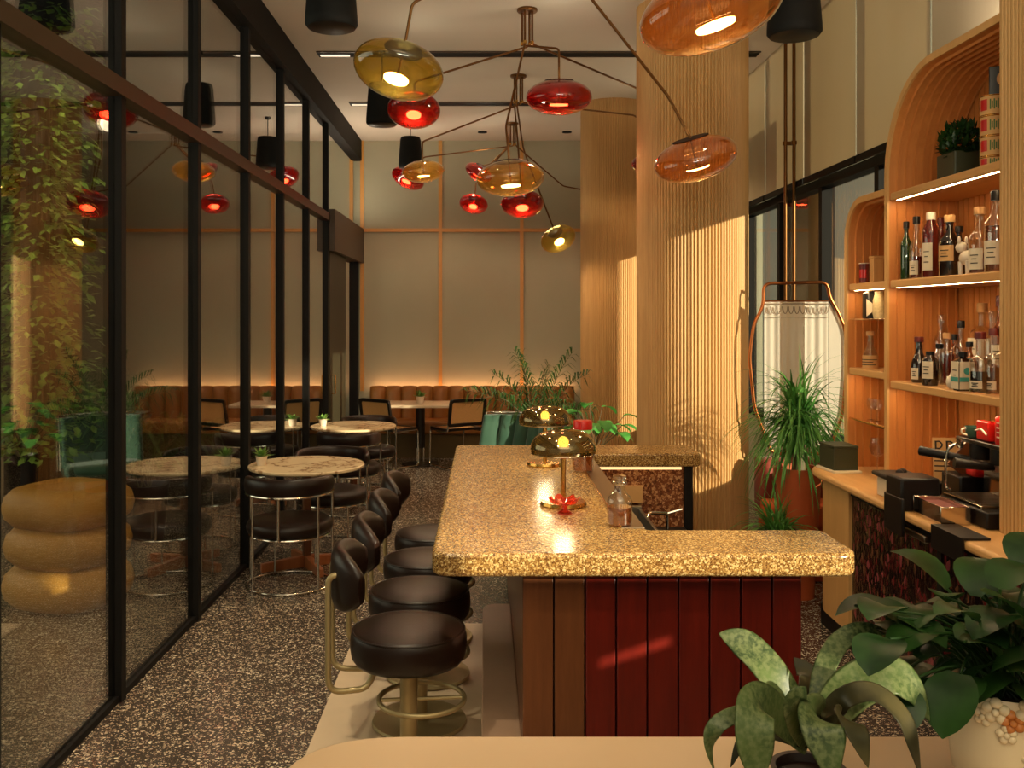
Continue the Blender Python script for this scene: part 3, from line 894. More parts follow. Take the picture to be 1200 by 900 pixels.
# ------------------------------------------------------------- green armchair
def tufted_chair(label, loc, rz, group=None):
    t = thing('tufted_armchair', label, 'armchair', loc, rz, group)
    # curved quilted back slab, seat, and a pale shell edge
    NU, NV = 30, 18; vs = []
    for side in (0, 1):
        for i in range(NU+1):
            u = i/NU*2-1
            for j in range(NV+1):
                v = j/NV
                x = u*.36; z = .36+v*.46
                y = -.22-.16*v+.16*abs(u)**2.2
                if side == 0:
                    cu = abs(math.sin(PI*(u+1)*2.5)); cv = abs(math.sin(PI*(v*2.2+.1)))
                    y += .045+.060*(cu**.4)*(.4+.6*cv**.4)
                else: y -= .03
                vs.append((x, y, z))
    n = (NV+1); off2 = (NU+1)*n; fs = []
    for i in range(NU):
        for j in range(NV):
            a = i*n+j
            fs.append((a,a+n,a+n+1,a+1)); fs.append((off2+a,off2+a+1,off2+a+n+1,off2+a+n))
    for i in range(NU):
        a = i*n; fs.append((a,off2+a,off2+a+n,a+n)); a = i*n+NV; fs.append((a,a+n,off2+a+n,off2+a))
    for j in range(NV):
        fs.append((j,j+1,off2+j+1,off2+j)); a = NU*n+j; fs.append((a,off2+a,off2+a+1,a+1))
    m = MB(); m.add(vs, fs); build('backrest', m, M['green_velvet'], t, smooth=80)
    m = MB().prism(rpoly([(-.34,-.20),(.34,-.20),(.34,.32),(-.34,.32)],[.08,.08,.12,.12],6), .27, .41)
    build('seat', m, M['green_velvet'], t, bevel=.04, seg=4)
    e = [(u*.375, -.245-.16+.16*abs(u)**2.2, .835) for u in [k/10-1 for k in range(21)]]
    p = [(e[0][0], -.08, .33)]+e+[(e[-1][0], -.08, .33)]
    build('shell_edge', MB().tube(p, .012, 8), M['chrome'], t)
    for sx in (-1, 1):
        build('leg', MB().tube(fillet([(sx*.30,.26,.28),(sx*.31,.30,.012),(sx*.31,-.24,.012),(sx*.30,-.20,.30)], .05, 5), .012, 8), M['chrome'], t)
    return t
tufted_chair('green tufted velvet armchair behind the far end of the bar', (.20, 9.05, 0), math.radians(150))
# ============================================================ back bar on the right
ZB = .92
XF = 1.90
bb = thing('back_bar_counter', 'long low back bar counter with pale wood top and dark pebble front', 'counter', (2.2, 4.2, 0))
poly = rpoly([(XF-.03,2.3),(2.56,2.3),(2.56,5.66),(XF-.03,5.66)],[0,0,.06,.30],8)
build('worktop', MB().prism(poly, ZB-.04, ZB), M['oak_y'], bb, world=True, bevel=.014, seg=3)
m = MB().prism(rpoly([(XF+.02,5.02),(2.52,5.02),(2.52,5.60),(XF+.02,5.60)],[0,0,.05,.26],8), .12, ZB-.04)
build('end_panel', m, M['oak_edge'], bb, world=True)
m = MB(); m.box(XF+.04, 2.54, 2.3, 5.02, .10, ZB-.075)
tag(build('mosaic_front', m, M['mosaic'], bb, world=True), 'dark red pebble mosaic front')
m = MB(); m.box(XF+.03, 2.50, 2.3, 5.02, ZB-.075, ZB-.04); m.box(XF+.03, XF+.05, 4.02, 4.06, .1, ZB-.05)
build('shadow_gap', m, M['black'], bb, world=True)
m = MB(); m.box(XF+.06, 2.5, 2.3, 5.55, .0, .12)
build('toe_kick', m, M['dark_plastic'], bb, world=True)
for y0, y1 in ((4.10, 4.32), (3.55, 3.77)):
    m = MB(); m.box(XF-.005, XF+.04, y0, y1, ZB-.105, ZB-.075)
    build('pull_handle', m, M['steel'], bb, world=True, bevel=.005)

XA, XBK = 2.10, 2.49      # cabinet front and back
def arch_path(y_far, y_near, z0, z1, R, n=14):
    """profile going up the far side, round the far top corner and along the top (Y,Z) with outward normals"""
    P = []
    for k in range(9):
        z = z0+(z1-R-z0)*k/8; P.append((y_far, z, 1.0, 0.0))
    for k in range(1, n+1):
        a = PI/2*k/n; P.append((y_far-R+R*math.cos(a), z1-R+R*math.sin(a), math.cos(a), math.sin(a)))
    for k in range(1, 5):
        P.append((y_far-R+(y_near-(y_far-R))*k/4, z1, 0.0, 1.0))
    return P
def arch_shell(name, label, y_far, y_near, z1, R, th=.035, step=.044):
    t = thing(name, label, 'shelf cabinet', (XA+.2, (y_far+y_near)/2, ZB))
    P = arch_path(y_far, y_near, ZB, z1, R)
    # outer skin and front edge
    vs = []
    for y, z, ny, nz in P:
        vs += [(XA,y,z),(XBK,y,z),(XA,y-ny*th,z-nz*th),(XA+.012,y-ny*th,z-nz*th)]
    fs = []
    for i in range(len(P)-1):
        a, b = i*4, i*4+4
        fs += [(a,b,b+1,a+1),(a,a+2,b+2,b),(a+2,a+3,b+3,b+2)]
    m = MB(); m.add(vs, fs)
    build('shell', m, M['oak_edge'], t, world=True, smooth=50)
    # grooved inner lining running over the arch
    xs = []
    x = XA+.012
    while x < XBK-.02:
        xs += [(x,0),(x+step-.008,0),(x+step-.004,-.012)]
        x += step
    vs = []; nx = len(xs)
    for y, z, ny, nz in P:
        for xx, d in xs:
            q = th-.001-d*1.0
            vs.append((xx, y-ny*q, z-nz*q))
    fs = [(i*nx+j,(i+1)*nx+j,(i+1)*nx+j+1,i*nx+j+1) for i in range(len(P)-1) for j in range(nx-1)]
    m = MB(); m.add(vs, fs); build('lining', m, M['oak'], t, world=True, smooth=25)
    # planked back following the arch outline
    m = MB(); y = y_near
    while y < y_far-.01:
        y2 = min(y+.052, y_far-.004)
        def top(yy):
            c = y_far-R
            return z1-.01 if yy <= c else z1-R+math.sqrt(max(0,R*R-(yy-c)**2))-.01
        zt = min(top(y), top(y2))
        m.box(XBK-.022, XBK-.004, y+.0035, y2-.0035, ZB+.001, max(zt,ZB+.02)); y = y2
    build('back_planks', m, M['oak'], t, world=True)
    build('back_board', MB().box(XBK-.004, XBK, y_near, y_far-.01, ZB+.001, z1-R*.5), M['oak'], t, world=True)
    return t
tc = arch_shell('arched_cabinet', 'tall arched oak shelf cabinet full of bottles', 5.0, 3.86, 3.04, .52)
sc = arch_shell('arched_cabinet', 'lower arched oak shelf cabinet at the far end of the counter', 5.56, 5.003, 2.47, .24)
def shelf(par, y0, y1, z, th=.04, xf=XA+.008, led=True, mat=None, rad=.03):
    m = MB().prism(rpoly([(xf,y0),(XBK-.024,y0),(XBK-.024,y1),(xf,y1)],[0,0,0,rad]), z-th, z)
    s = build('shelf', m, mat or M['oak_y'], par, world=True, bevel=.006)
    if led:
        m = MB(); m.box(xf+.020, xf+.034, y0+.01, y1-.045, z-th-.0008, z-th+.001)
        tag(build('shelf_light', m, M['strip'], s, world=True), 'warm light strip under the shelf')
Z3, Z2, Z1 = 1.462, 1.985, 2.44
for z in (Z3, Z2, Z1): shelf(tc, 3.86, 4.962, z)
shelf(sc, 5.01, 5.522, 1.985); shelf(sc, 5.01, 5.522, 1.50); 
shelf(sc, 5.01, 5.522, 1.785, th=.010, led=False, mat=M['clear'])
m = MB(); m.tube([(XA+.02,5.01,1.205),(XA+.02,5.522,1.205)], .006, 8); build('glass_rail', m, M['brass'], sc, world=True)
shelf(sc, 5.01, 5.522, 1.20, th=.010, led=False, mat=M['clear'], xf=XA+.03)
# near pilaster: broad ribbed wooden panel closing the cabinet
t = thing('wooden_pilaster', 'broad pale ribbed wooden panel at the right edge beside the tall cabinet', 'panel', (2.25, 3.6, ZB))
m = MB(); m.box(XA-.01, 2.54, 3.02, 3.858, ZB, 3.9)
build('board', m, M['flute'], t, world=True)
m = MB(); y = 3.03
while y < 3.85:
    m.box(XA-.016, XA-.009, y, y+.02, ZB, 3.9); y += .0265
build('ribs', m, M['flute'], t, world=True, bevel=.003)

# ------------------------------------------------------------------- bottles
CAPS = {'black': M['dark_plastic'], 'red': M['red_dark'], 'cork': M['cork'], 'cream': M['white_gloss'], 'glass': M['clear'], 'tan': M['paper_tan'], 'gold': M['brass']}
def bottle(label, loc, h, r, body, cap='black', lab=None, shape='round', neck=.32, name='liquor_bottle', group='bottles on the cabinet shelves', liquid=None, fill=.6, rz=0, band=None):
    """h total, r radius; faces -X (label side)"""
    t = thing(name, label, 'bottle', loc, rz, group)
    hb = h*(1-neck); rn = min(r*.36, .016)
    if shape == 'round':
        prof = [(.0,0),(r*.94,0),(r,.006),(r,hb*.86),(r*.93,hb*.93),(r*.62,hb*1.02),(rn*1.15,hb*1.12),(rn,h*.86),(rn*1.15,h*.865),(rn*1.15,h*.9),(.0,h*.9)]
    elif shape == 'squat':
        prof = [(.0,0),(r*.8,0),(r*.97,h*.07),(r,h*.2),(r*.9,hb*.68),(r*.62,hb*.9),(rn*1.2,hb*1.02),(rn,h*.86),(rn*1.2,h*.87),(rn*1.2,h*.9),(.0,h*.9)]
    elif shape == 'cone':
        prof = [(.0,0),(r*.96,0),(r,.006),(r*.97,hb*.45),(r*.6,hb*.85),(rn*1.3,hb*1.05),(rn,h*.86),(rn*1.2,h*.87),(rn*1.2,h*.9),(.0,h*.9)]
    else:
        prof = [(.0,0),(r*.94,0),(r,.006),(r,hb*.92),(r*.85,hb*.98),(rn*1.15,hb*1.06),(rn,h*.86),(rn*1.2,h*.87),(rn*1.2,h*.9),(.0,h*.9)]
    nseg = 28; T = None
    if shape == 'square':
        vs = []
        P = prof[1:-1]
        for (rr, z) in P:
            for i in range(nseg):
                a = 2*PI*i/nseg; ex = 5 if rr > r*.7 else 2
                q = rr/((abs(math.cos(a))**ex+abs(math.sin(a))**ex)**(1/ex))
                vs.append((q*math.cos(a), q*math.sin(a), z))
        m = MB(); k = len(P)
        m.add(vs, [(j*nseg+i,j*nseg+(i+1)%nseg,(j+1)*nseg+(i+1)%nseg,(j+1)*nseg+i) for j in range(k-1) for i in range(nseg)]+[tuple(range(nseg-1,-1,-1)), tuple((k-1)*nseg+i for i in range(nseg))])
    else:
        m = MB().lathe(prof, nseg)
    b = build('glass_body', m, body, t)
    if liquid is not None:
        lr = r*.93 if shape != 'square' else r*.9
        build('liquid', MB().lathe([(.0,.006),(lr*.96,.006),(lr,.012),(lr,hb*fill),(.0,hb*fill)], nseg), liquid, b)
    rc = rn*1.5
    build('cap', MB().lathe([(.0,h*.885),(rc,h*.885),(rc,h*.99),(rc*.9,h),(.0,h)], 20), CAPS[cap], t)
    if lab:
        z0, z1, span, lm = lab
        if shape == 'square':
            m = MB(); m.box(-r*1.02-.001, -r*1.0, -r*span*.8, r*span*.8, z0*hb, z1*hb)
            m.box(-r*span*.8, r*span*.8, -r*1.02-.001, -r*1.0, z0*hb, z1*hb)
            L = build('paper_label', m, lm, t)
        else:
            a0 = PI*1.18-span*.9; a1 = PI*1.18+span*.9
            m = MB().lathe([(r*1.012,z0*hb),(r*1.012,z1*hb)], 16, a0=a0, a1=a1)
            L = build('paper_label', m, lm, t)
        # printed lines
        m = MB(); zc = (z0+z1)/2*hb; hh = (z1-z0)*hb
        a = PI*1.18
        for q, wd in ((.18,.55),(0,.35),(-.2,.5)):
            rr = r*1.02+.0012
            if shape == 'square':
                m.box(-rr-.0012, -rr, -r*span*wd*.8, r*span*wd*.8, zc+q*hh-.0022, zc+q*hh+.0022)
                pass
            else:
                m.lathe([(rr,zc+q*hh-.0022),(rr,zc+q*hh+.0022)], 10, a0=a-span*wd*.8, a1=a+span*wd*.8)
        build('print_lines', m, M['ink'], L)
    return t
def shelf_at(px, x, z): return (x, x*F/(px-VX), z)
P_, PT = M['paper'], M['paper_tan']
bottle('green glass bottle at the left end of the middle shelf', shelf_at(1062, 2.165, Z2), .30, .028, M['liq_green'], 'black')
bottle('slim clear bottle with black cap and pale label, second on the middle shelf', shelf_at(1074, 2.17, Z2), .315, .033, M['clear'], 'black', (.12,.50,.9,P_), liquid=M['liq_red'], fill=.62, neck=.42)
bottle('red brown bottle with cream stopper and white label on the middle shelf', shelf_at(1091, 2.165, Z2), .318, .040, M['liq_red'], 'cream', (.14,.66,.8,P_), neck=.2)
bottle('dark red bottle tucked behind, just right of the cream stoppered one', shelf_at(1103, 2.34, Z2), .32, .034, M['liq_red'], 'red')
bottle('dark bottle with green shoulder and tan label on the middle shelf', shelf_at(1113, 2.165, Z2), .285, .047, M['liq_dark'], 'tan', (.38,.78,1.0,PT), neck=.36)
bottle('square black bottle behind the tan labelled one on the middle shelf', shelf_at(1124, 2.30, Z2), .25, .036, M['liq_dark'], 'black', shape='square')
# pale animal-shaped figure
t = thing('ceramic_figure', 'pale ceramic animal figure lying among bottles on the middle shelf', 'figurine', shelf_at(1134, 2.16, Z2+.0))
m = MB(); Ms = Matrix.Rotation(math.radians(-28), 4, 'X')
m.ball((0,0,.075), (.030,.055,.034), M=None); m.ball((0,.055,.125), (.024,.028,.026)); m.ball((0,.082,.128), (.012,.02,.012))
build('body', m, M['white_gloss'], t)
m = MB()
for sx in (-1,1):
    m.ball((sx*.016,.045,.158), (.007,.009,.018))
build('ears', m, M['white_gloss'], t)
for sx, sy in ((-1,-1),(1,-1),(-1,1),(1,1)):
    build('leg', MB().lathe([(.0,0),(.009,0),(.011,.06),(.0,.062)], 12, M=Matrix.Translation((sx*.016,sy*.032,0))), M['white_gloss'], t)
bottle('clear cone-shouldered bottle with cork and large pale label', shelf_at(1148, 2.165, Z2), .292, .045, M['clear'], 'cork', (.10,.62,.9,P_), liquid=M['liq_red'], fill=.5, shape='round', neck=.40)
bottle('tall amber bottle with black cap at the right end of the middle shelf', shelf_at(1168, 2.165, Z2), .345, .048, M['clear'], 'black', (.14,.58,1.0,P_), liquid=M['liq_amber'], fill=.86, neck=.34)
# lower shelf
bottle('round dark bottle with a pale diamond label, left on the lower shelf', shelf_at(1077, 2.19, Z3), .232, .042, M['liq_dark'], 'red', (.12,.5,.55,P_), shape='squat', neck=.36)
bottle('small dark bottle with white label in front on the lower shelf', shelf_at(1090, 2.15, Z3), .165, .036, M['liq_dark'], 'black', (.25,.85,1.0,P_), neck=.16)
bottle('tall clear bottle with flared glass stopper on the lower shelf', shelf_at(1103, 2.36, Z3), .345, .040, M['clear'], 'glass', liquid=M['liq_clear'], fill=.5)
bottle('grey green liqueur bottle between dark and red ones on the lower shelf', shelf_at(1101, 2.24, Z3), .20, .034, M['clear'], 'black', liquid=M['liq_clear'], fill=.8, neck=.2)
bottle('pinkish red bottle with cork on the lower shelf', shelf_at(1110, 2.27, Z3), .255, .036, M['clear'], 'cork', liquid=M['liq_red'], fill=.84, neck=.3)
bottle('clear bottle with tall black cap on the lower shelf', shelf_at(1126, 2.33, Z3), .315, .034, M['clear'], 'black', liquid=M['liq_red'], fill=.5, neck=.36)
bottle('brown bottle with dark stopper behind the colourful label', shelf_at(1119, 2.37, Z3), .245, .034, M['liq_amber'], 'black')
bottle('small blue capped bottle behind the colourful label', shelf_at(1136, 2.28, Z3), .215, .030, M['liq_amber'], 'black', (.7,.95,1.0,M['teal']))
t = bottle('square bottle with teal and cream label, front of the lower shelf', shelf_at(1128.5, 2.15, Z3), .175, .036, M['liq_dark'], 'black', (.06,.94,1.15,P_), shape='square', neck=.2)
m = MB(); m.box(-.0395,-.0378,-.033,.033,.042,.062); m.box(-.033,.033,-.0395,-.0378,.042,.062)
m.lathe([(.0,0),(.016,0),(.016,.0015),(.0,.0015)], 16, M=Matrix.Translation((.0,-.0385,.09)) @ Matrix.Rotation(PI/2,4,'X'))
build('label_picture', m, M['teal'], t)
# star-shaped pale ornament
t = thing('ceramic_ornament', 'small pale star-shaped ceramic ornament in front on the lower shelf', 'ornament', shelf_at(1116, 2.135, Z3))
m = MB(); m.ball((0,0,.034), (.026,.03,.033))
for k in range(5):
    a = PI/2+2*PI*k/5
    m.lathe([(.017,0),(.0,.045)], 10, M=Matrix.Translation((0,0.0,.04)) @ Matrix.Rotation(a-PI/2, 4, 'X') @ Matrix.Translation((0,0,.012)))
m.v = [(x,y,max(z,0.0)) for x,y,z in m.v]
build('body', m, M['white_gloss'], t)
bottle('big clear bottle with red cap and dark liquor, front of the lower shelf', shelf_at(1149, 2.155, Z3), .268, .045, M['clear'], 'red', (.14,.36,.75,P_), shape='shoulder', liquid=M['liq_dark'], fill=.62, neck=.42)
bottle('big clear bottle with red cap, second of the dark liquor pair from the left', shelf_at(1165, 2.20, Z3), .285, .040, M['clear'], 'red', (.12,.34,.8,P_), shape='shoulder', liquid=M['liq_amber'], fill=.7, neck=.42)
bottle('red capped bottle at the very right end of the lower shelf', shelf_at(1176, 2.25, Z3), .295, .040, M['clear'], 'red', shape='shoulder', liquid=M['liq_amber'], fill=.72, neck=.42)
bottle('tall square bottle with a large pale label at the back of the lower shelf', shelf_at(1151, 2.38, Z3), .40, .048, M['clear'], 'cork', (.25,.85,1.1,P_), shape='square', liquid=M['liq_clear'], fill=.6)
bottle('clear bottle with flared stopper behind the red capped pair', shelf_at(1163, 2.37, Z3), .36, .036, M['clear'], 'glass', liquid=M['liq_clear'], fill=.55)
bottle('tallest bottle at the back right of the lower shelf', shelf_at(1173, 2.36, Z3), .43, .040, M['liq_amber'], 'red', (.4,.7,.9,P_))
# small cabinet contents
t = thing('printed_tin', 'small red printed tin on the upper shelf of the low cabinet', 'tin', shelf_at(1013, 2.17, 1.985))
build('tin', MB().lathe([(.0,0),(.028,0),(.028,.115),(.0,.115)], 24), M['red_dark'], t)
build('rim', MB().tube([(.029*math.cos(2*PI*i/24),.029*math.sin(2*PI*i/24),.115) for i in range(24)], .003, 6, closed=True), M['white_gloss'], t)
build('printed_band', MB().lathe([(.0285,.03),(.0285,.08)], 16, a0=PI*.9, a1=PI*1.5), M['red_paint'], t)
t = thing('wooden_box', 'tan wooden box at the right of the low cabinet upper shelf', 'box', shelf_at(1027, 2.22, 1.985))
build('box', MB().box(-.03,.03,-.03,.03,0,.14), M['oak_edge'], t, bevel=.003); build('lid', MB().box(-.032,.032,-.032,.032,.14,.155), M['oak_edge'], t, bevel=.003)
t = thing('driftwood', 'bent piece of driftwood leaning on the low cabinet upper shelf', 'ornament', (2.35, 5.42, 1.985))
build('stick', MB().tube(spline([(0,.05,.0),(0,.04,.12),(.01,-.02,.17),(0,-.04,.24)], 5), .012, 8, r2=.005), M['cork'], t)
t = bottle('black bottle with a white triangle label on the low cabinet glass shelf', shelf_at(1019.5, 2.16, 1.785), .17, .034, M['dark_plastic'], 'cork', None, shape='square', neck=.14)
m = MB(); m.add([(-.0345,-.0346,.01),(.030,-.0346,.06),(-.0345,-.0346,.11),(-.0345,-.0356,.01),(.030,-.0356,.06),(-.0345,-.0356,.11)], [(0,1,2),(5,4,3),(0,3,4,1),(1,4,5,2),(2,5,3,0)])
build('paper_label', m, P_, t)
t = thing('patterned_vase', 'pale speckled vase cut by the tall cabinet edge on the glass shelf', 'vase', shelf_at(1030, 2.19, 1.785))
build('vase', MB().lathe([(.0,0),(.028,0),(.034,.03),(.032,.10),(.022,.135),(.024,.15),(.0,.15)], 24), plain('speckle', (200,176,130), .5, var=.5, vs=60), t)
bottle('pale bottle with a woven base alone on a low cabinet shelf', shelf_at(1020, 2.18, 1.50), .212, .043, M['liq_clear'], 'cork', (.0,.62,3.4,M['paper_tan']), shape='squat', neck=.42)
for k, px in enumerate((1021, 1028)):
    t = thing('wine_glass', ['stemmed glass on the low cabinet rail, left of two', 'stemmed glass on the low cabinet rail, right of two'][k], 'glass', (2.22, 2.22*F/(px-VX), 1.20), group='stemmed glasses in the low cabinet')
    build('foot', MB().lathe([(.0,0),(.028,0),(.004,.006),(.003,.055),(.0,.055)], 20), M['clear'], t)
    build('bowl', MB().lathe([(.003,.055),(.02,.065),(.028,.09),(.024,.125)], 20, cap0=False, cap1=False), M['clear'], t)
t = thing('wine_glass', 'big balloon glass standing on the counter in the low cabinet', 'glass', shelf_at(1028, 2.2, ZB+.001), group='stemmed glasses in the low cabinet')
build('foot', MB().lathe([(.0,0),(.034,0),(.004,.006),(.004,.08),(.0,.08)], 20), M['clear'], t)
build('bowl', MB().lathe([(.004,.08),(.034,.10),(.045,.14),(.036,.19)], 24, cap0=False, cap1=False), M['clear'], t)
# top shelf
t = thing('artificial_plant', 'dark bushy plant in a dark box on the top shelf', 'plant', (2.25, 4.50, Z1))
build('pot', MB().prism(rpoly([(-.07,-.09),(.07,-.09),(.07,.09),(-.07,.09)],[.01]*4), 0, .13), M['box_green'], t, bevel=.004)
rnd = random.Random(5); m = MB()
for k in range(520):
    a = rnd.random()*2*PI; el = rnd.uniform(-.4,1.5); L = .025+.035*rnd.random()
    d = Vector((math.cos(a)*math.cos(el)*.8, math.sin(a)*math.cos(el), math.sin(el)))
    r3 = Vector((rnd.gauss(0,1),rnd.gauss(0,1),rnd.gauss(0,1))).normalized(); p0 = Vector((r3.x*.075, r3.y*.115, .175+r3.z*.085))
    m.leaf([p0, p0+d*L*.5, p0+d*L], [.004,.011,.001])
build('foliage', m, M['glossy_leaf'], t)
tins = ['uppermost of the stacked yellow printed tins on the top shelf', 'second tin from the top of the stack on the top shelf', 'third tin from the top of the stack on the top shelf', 'bottom tin of the stack on the top shelf']
def tin(k, z, h):
    t = thing('food_tin', tins[k], 'tin', (2.20, 4.10, z), group='stacked printed tins')
    r = .058
    build('can', MB().lathe([(.0,0),(r,0),(r,h),(.0,h)], 32), M['paper_tan'], t)
    for zz in (.003, h-.003):
        build('rim', MB().tube([(r*math.cos(2*PI*i/32), r*math.sin(2*PI*i/32), zz) for i in range(32)], .0025, 6, closed=True), M['brass'], t)
    build('red_patch', MB().lathe([(r*1.01,h*.25),(r*1.01,h*.8)], 10, a0=PI*.98, a1=PI*1.18), M['red_paint'], t)
    m = MB(); 
    for q in range(5):
        a = PI*1.24+q*.13; m.lathe([(r*1.012,h*(.28+.08*(q%2))),(r*1.012,h*(.78-.1*(q%2)))], 3, a0=a, a1=a+.09)
    build('green_lettering', m, M['green_ink'], t)
    build('leaf_mark', MB().lathe([(r*1.012,h*.4),(r*1.012,h*.62)], 4, a0=PI*1.47, a1=PI*1.54), M['red_dark'], t)
hs = [.088,.088,.088,.045]; z = Z1
for k in (3,2,1,0): tin(k, z, hs[k]); z += hs[k]
t = thing('framed_picture', 'small dark framed picture standing on top of the stacked tins', 'picture', (2.21, 4.07, z))
Mr = Matrix.Rotation(math.radians(-25),4,'Z')
build('frame', MB().box(-.045,.045,-.008,.008,0,.125,M=Mr), M['black_wood'], t, bevel=.003)
build('pale_portrait', MB().ball((0,-.009,.068), (.016,.002,.026), M=Mr), M['cork'], t)

# ----------------------------------------------------------- counter equipment
t = thing('storage_box', 'dark green box at the far end of the back bar counter', 'box', (2.00, 5.40, ZB))
Mr = Matrix.Rotation(math.radians(4),4,'Z')
build('box', MB().box(-.06,.08,-.09,.10,.012,.135,M=Mr), M['box_green'], t, bevel=.003)
build('lid', MB().box(-.063,.083,-.093,.103,.135,.15,M=Mr), M['box_green'], t, bevel=.003)
build('tray', MB().box(-.075,.09,-.12,.12,0,.012,M=Mr), M['white_laminate'], t, bevel=.003)
# cream container with black lid
t = thing('cream_container', 'cream container with a wide black lid on the counter edge', 'container', (1.975, 4.56, ZB+.002))
build('bin', MB().box(-.055,.09,-.10,.10,0,.092), M['white_laminate'], t, bevel=.006)
build('lid', MB().box(-.075,.10,-.12,.12,.094,.118), M['dark_plastic'], t, bevel=.01, seg=3)
m = MB(); m.ball((0,-.03,.128),(.018,.018,.016)); m.ball((.04,.02,.126),(.016,.024,.014)); build('lid_knobs', m, M['dark_plastic'], t)
t = thing('knock_box', 'dark box hanging over the counter edge in front of the cream container', 'box', (1.905, 4.33, .78))
build('box', MB().box(-.045,.13,-.085,.085,.143,.29), M['dark_plastic'], t, bevel=.01)
build('front_apron', MB().box(-.048,-.034,-.098,.098,.03,.20), M['dark_plastic'], t, bevel=.005)
# steel tray bin
t = thing('steel_bin', 'polished steel pan on the counter beside the espresso machine', 'pan', (1.955, 4.10, ZB+.002))
m = MB(); m.box(-.05,.075,-.13,-.124,0,.075); m.box(-.05,.075,.124,.13,0,.075); m.box(-.05,-.044,-.124,.124,0,.075); m.box(.069,.075,-.124,.124,0,.075); m.box(-.044,.069,-.124,.124,0,.006)
build('walls', m, M['chrome'], t, bevel=.002)
build('coffee_grounds', MB().box(-.043,.068,-.123,.123,.006,.058), M['terracotta'], t)
# espresso machine
t = thing('espresso_machine', 'dark espresso machine with steel drip tray on the back bar', 'espresso machine', (2.25, 4.09, ZB+.002))
def eb(name, a, mat, bevel=.008, label=None):
    o = build(name, MB().box(*a), mat, t, bevel=bevel, seg=3)
    if label: o['label'] = label
    return o
eb('base', (-.20,.22,-.21,.20,0,.07), M['dark_plastic'])
eb('body', (.0,.22,-.21,.20,.07,.315), M['dark_plastic'], .02)
eb('side_tower', (-.11,.0,-.21,-.15,.07,.315), M['dark_plastic'], .01)
eb('top_plate', (-.12,.22,-.21,.21,.315,.335), M['black_wood'], .006)
o = eb('drip_tray', (-.19,.0,-.145,.18,.07,.084), M['chrome'], .003)
m = MB(); m.box(-.185,-.005,-.135,.165,.084,.0855)
for k in range(11): m.box(-.18,-.01,-.125+.026*k,-.113+.026*k,.084,.089)
build('drip_grate', m, M['steel'], o)
eb('back_splash', (-.008,.002,-.14,.18,.084,.225), M['chrome'], .002, 'mirror polished splash plate')
for yy in (.10, -.07):
    g = build('group_head', MB().lathe([(.0,.245),(.045,.245),(.048,.26),(.048,.312),(.0,.312)], 28, M=Matrix.Translation((-.06,yy,0))), M['dark_plastic'], t)
    build('filter_basket', MB().lathe([(.0,.215),(.034,.215),(.042,.245),(.0,.245)], 24, M=Matrix.Translation((-.06,yy,0))), M['steel'], g)
    hx, hy = (-.17, .22) if yy > 0 else (-.19, .03)
    build('portafilter_handle', MB().tube([(-.06,yy,.235),(-.06+hx*.3,yy+hy*.3,.237),(-.06+hx,yy+hy,.25)], .015, 12, r2=.022), M['dark_plastic'], g)
build('steam_wand', MB().tube(spline([(-.10,.19,.31),(-.16,.20,.27),(-.17,.20,.12),(-.15,.20,.09)],5), .006, 8), M['chrome'], t)
build('gauge', MB().lathe([(.0,0),(.022,0),(.022,.012),(.0,.012)], 24, M=Matrix.Translation((-.12,.16,.305)) @ Matrix.Rotation(-PI/2,4,'Y')), M['chrome'], t)
build('brass_panel', MB().box(-.02,-.008,-.02,.01,.09,.31), M['bronze_rod'], t)
# things on top of the machine
ZM = ZB+.002+.336
t = thing('red_canister', 'red enamel canister on top of the espresso machine, by the wooden panel', 'canister', (2.19, 3.97, ZM))
build('can', MB().lathe([(.0,0),(.05,0),(.052,.01),(.052,.11),(.045,.12),(.0,.12)], 28), M['red_paint'], t)
build('lid_knob', MB().lathe([(.0,.12),(.010,.12),(.012,.14),(.006,.17),(.0,.172)], 16), M['steel'], t)
m = MB()
for q in range(4): m.lathe([(.0528,.03+.02*q),(.0528,.036+.02*q)], 8, a0=PI*1.0, a1=PI*1.35)
build('printed_lines', m, M['white_gloss'], t)
t = thing('red_packet', 'bright red packet lying upright on the espresso machine', 'packet', (2.10, 4.0-.155, ZM), rz=0)
t.location = (2.17, 4.11, ZM)
build('packet', MB().prism(rpoly([(-.02,-.05),(.02,-.05),(.02,.05),(-.02,.05)],[.008]*4), 0, .085), M['red_paint'], t, bevel=.006)
m = MB().tube(spline([(-.026,-.048,.03),(-.028,-.01,.05),(-.028,.04,.04)],5), .004, 8); build('white_tie', m, M['white_gloss'], t)
for k, (dx, dy) in enumerate(((-.0, .0), (.055, -.03))):
    t = thing('cup', ['green glazed cup lying at the front of the espresso machine top', 'grey green cup behind the other cup on the espresso machine'][k], 'cup', (2.17+dx, 4.22+dy, ZM), group='cups on the espresso machine')
    build('cup', MB().lathe([(.0,0),(.02,0),(.03,.012),(.035,.05),(.032,.05),(.027,.014),(.0,.006)], 24), M['green_velvet'] if k == 0 else M['steel'], t)
    build('handle', MB().tube(spline([(-.032,0,.042),(-.052,0,.036),(-.050,0,.018),(-.029,0,.012)],5), .004, 8), M['white_gloss'], t)
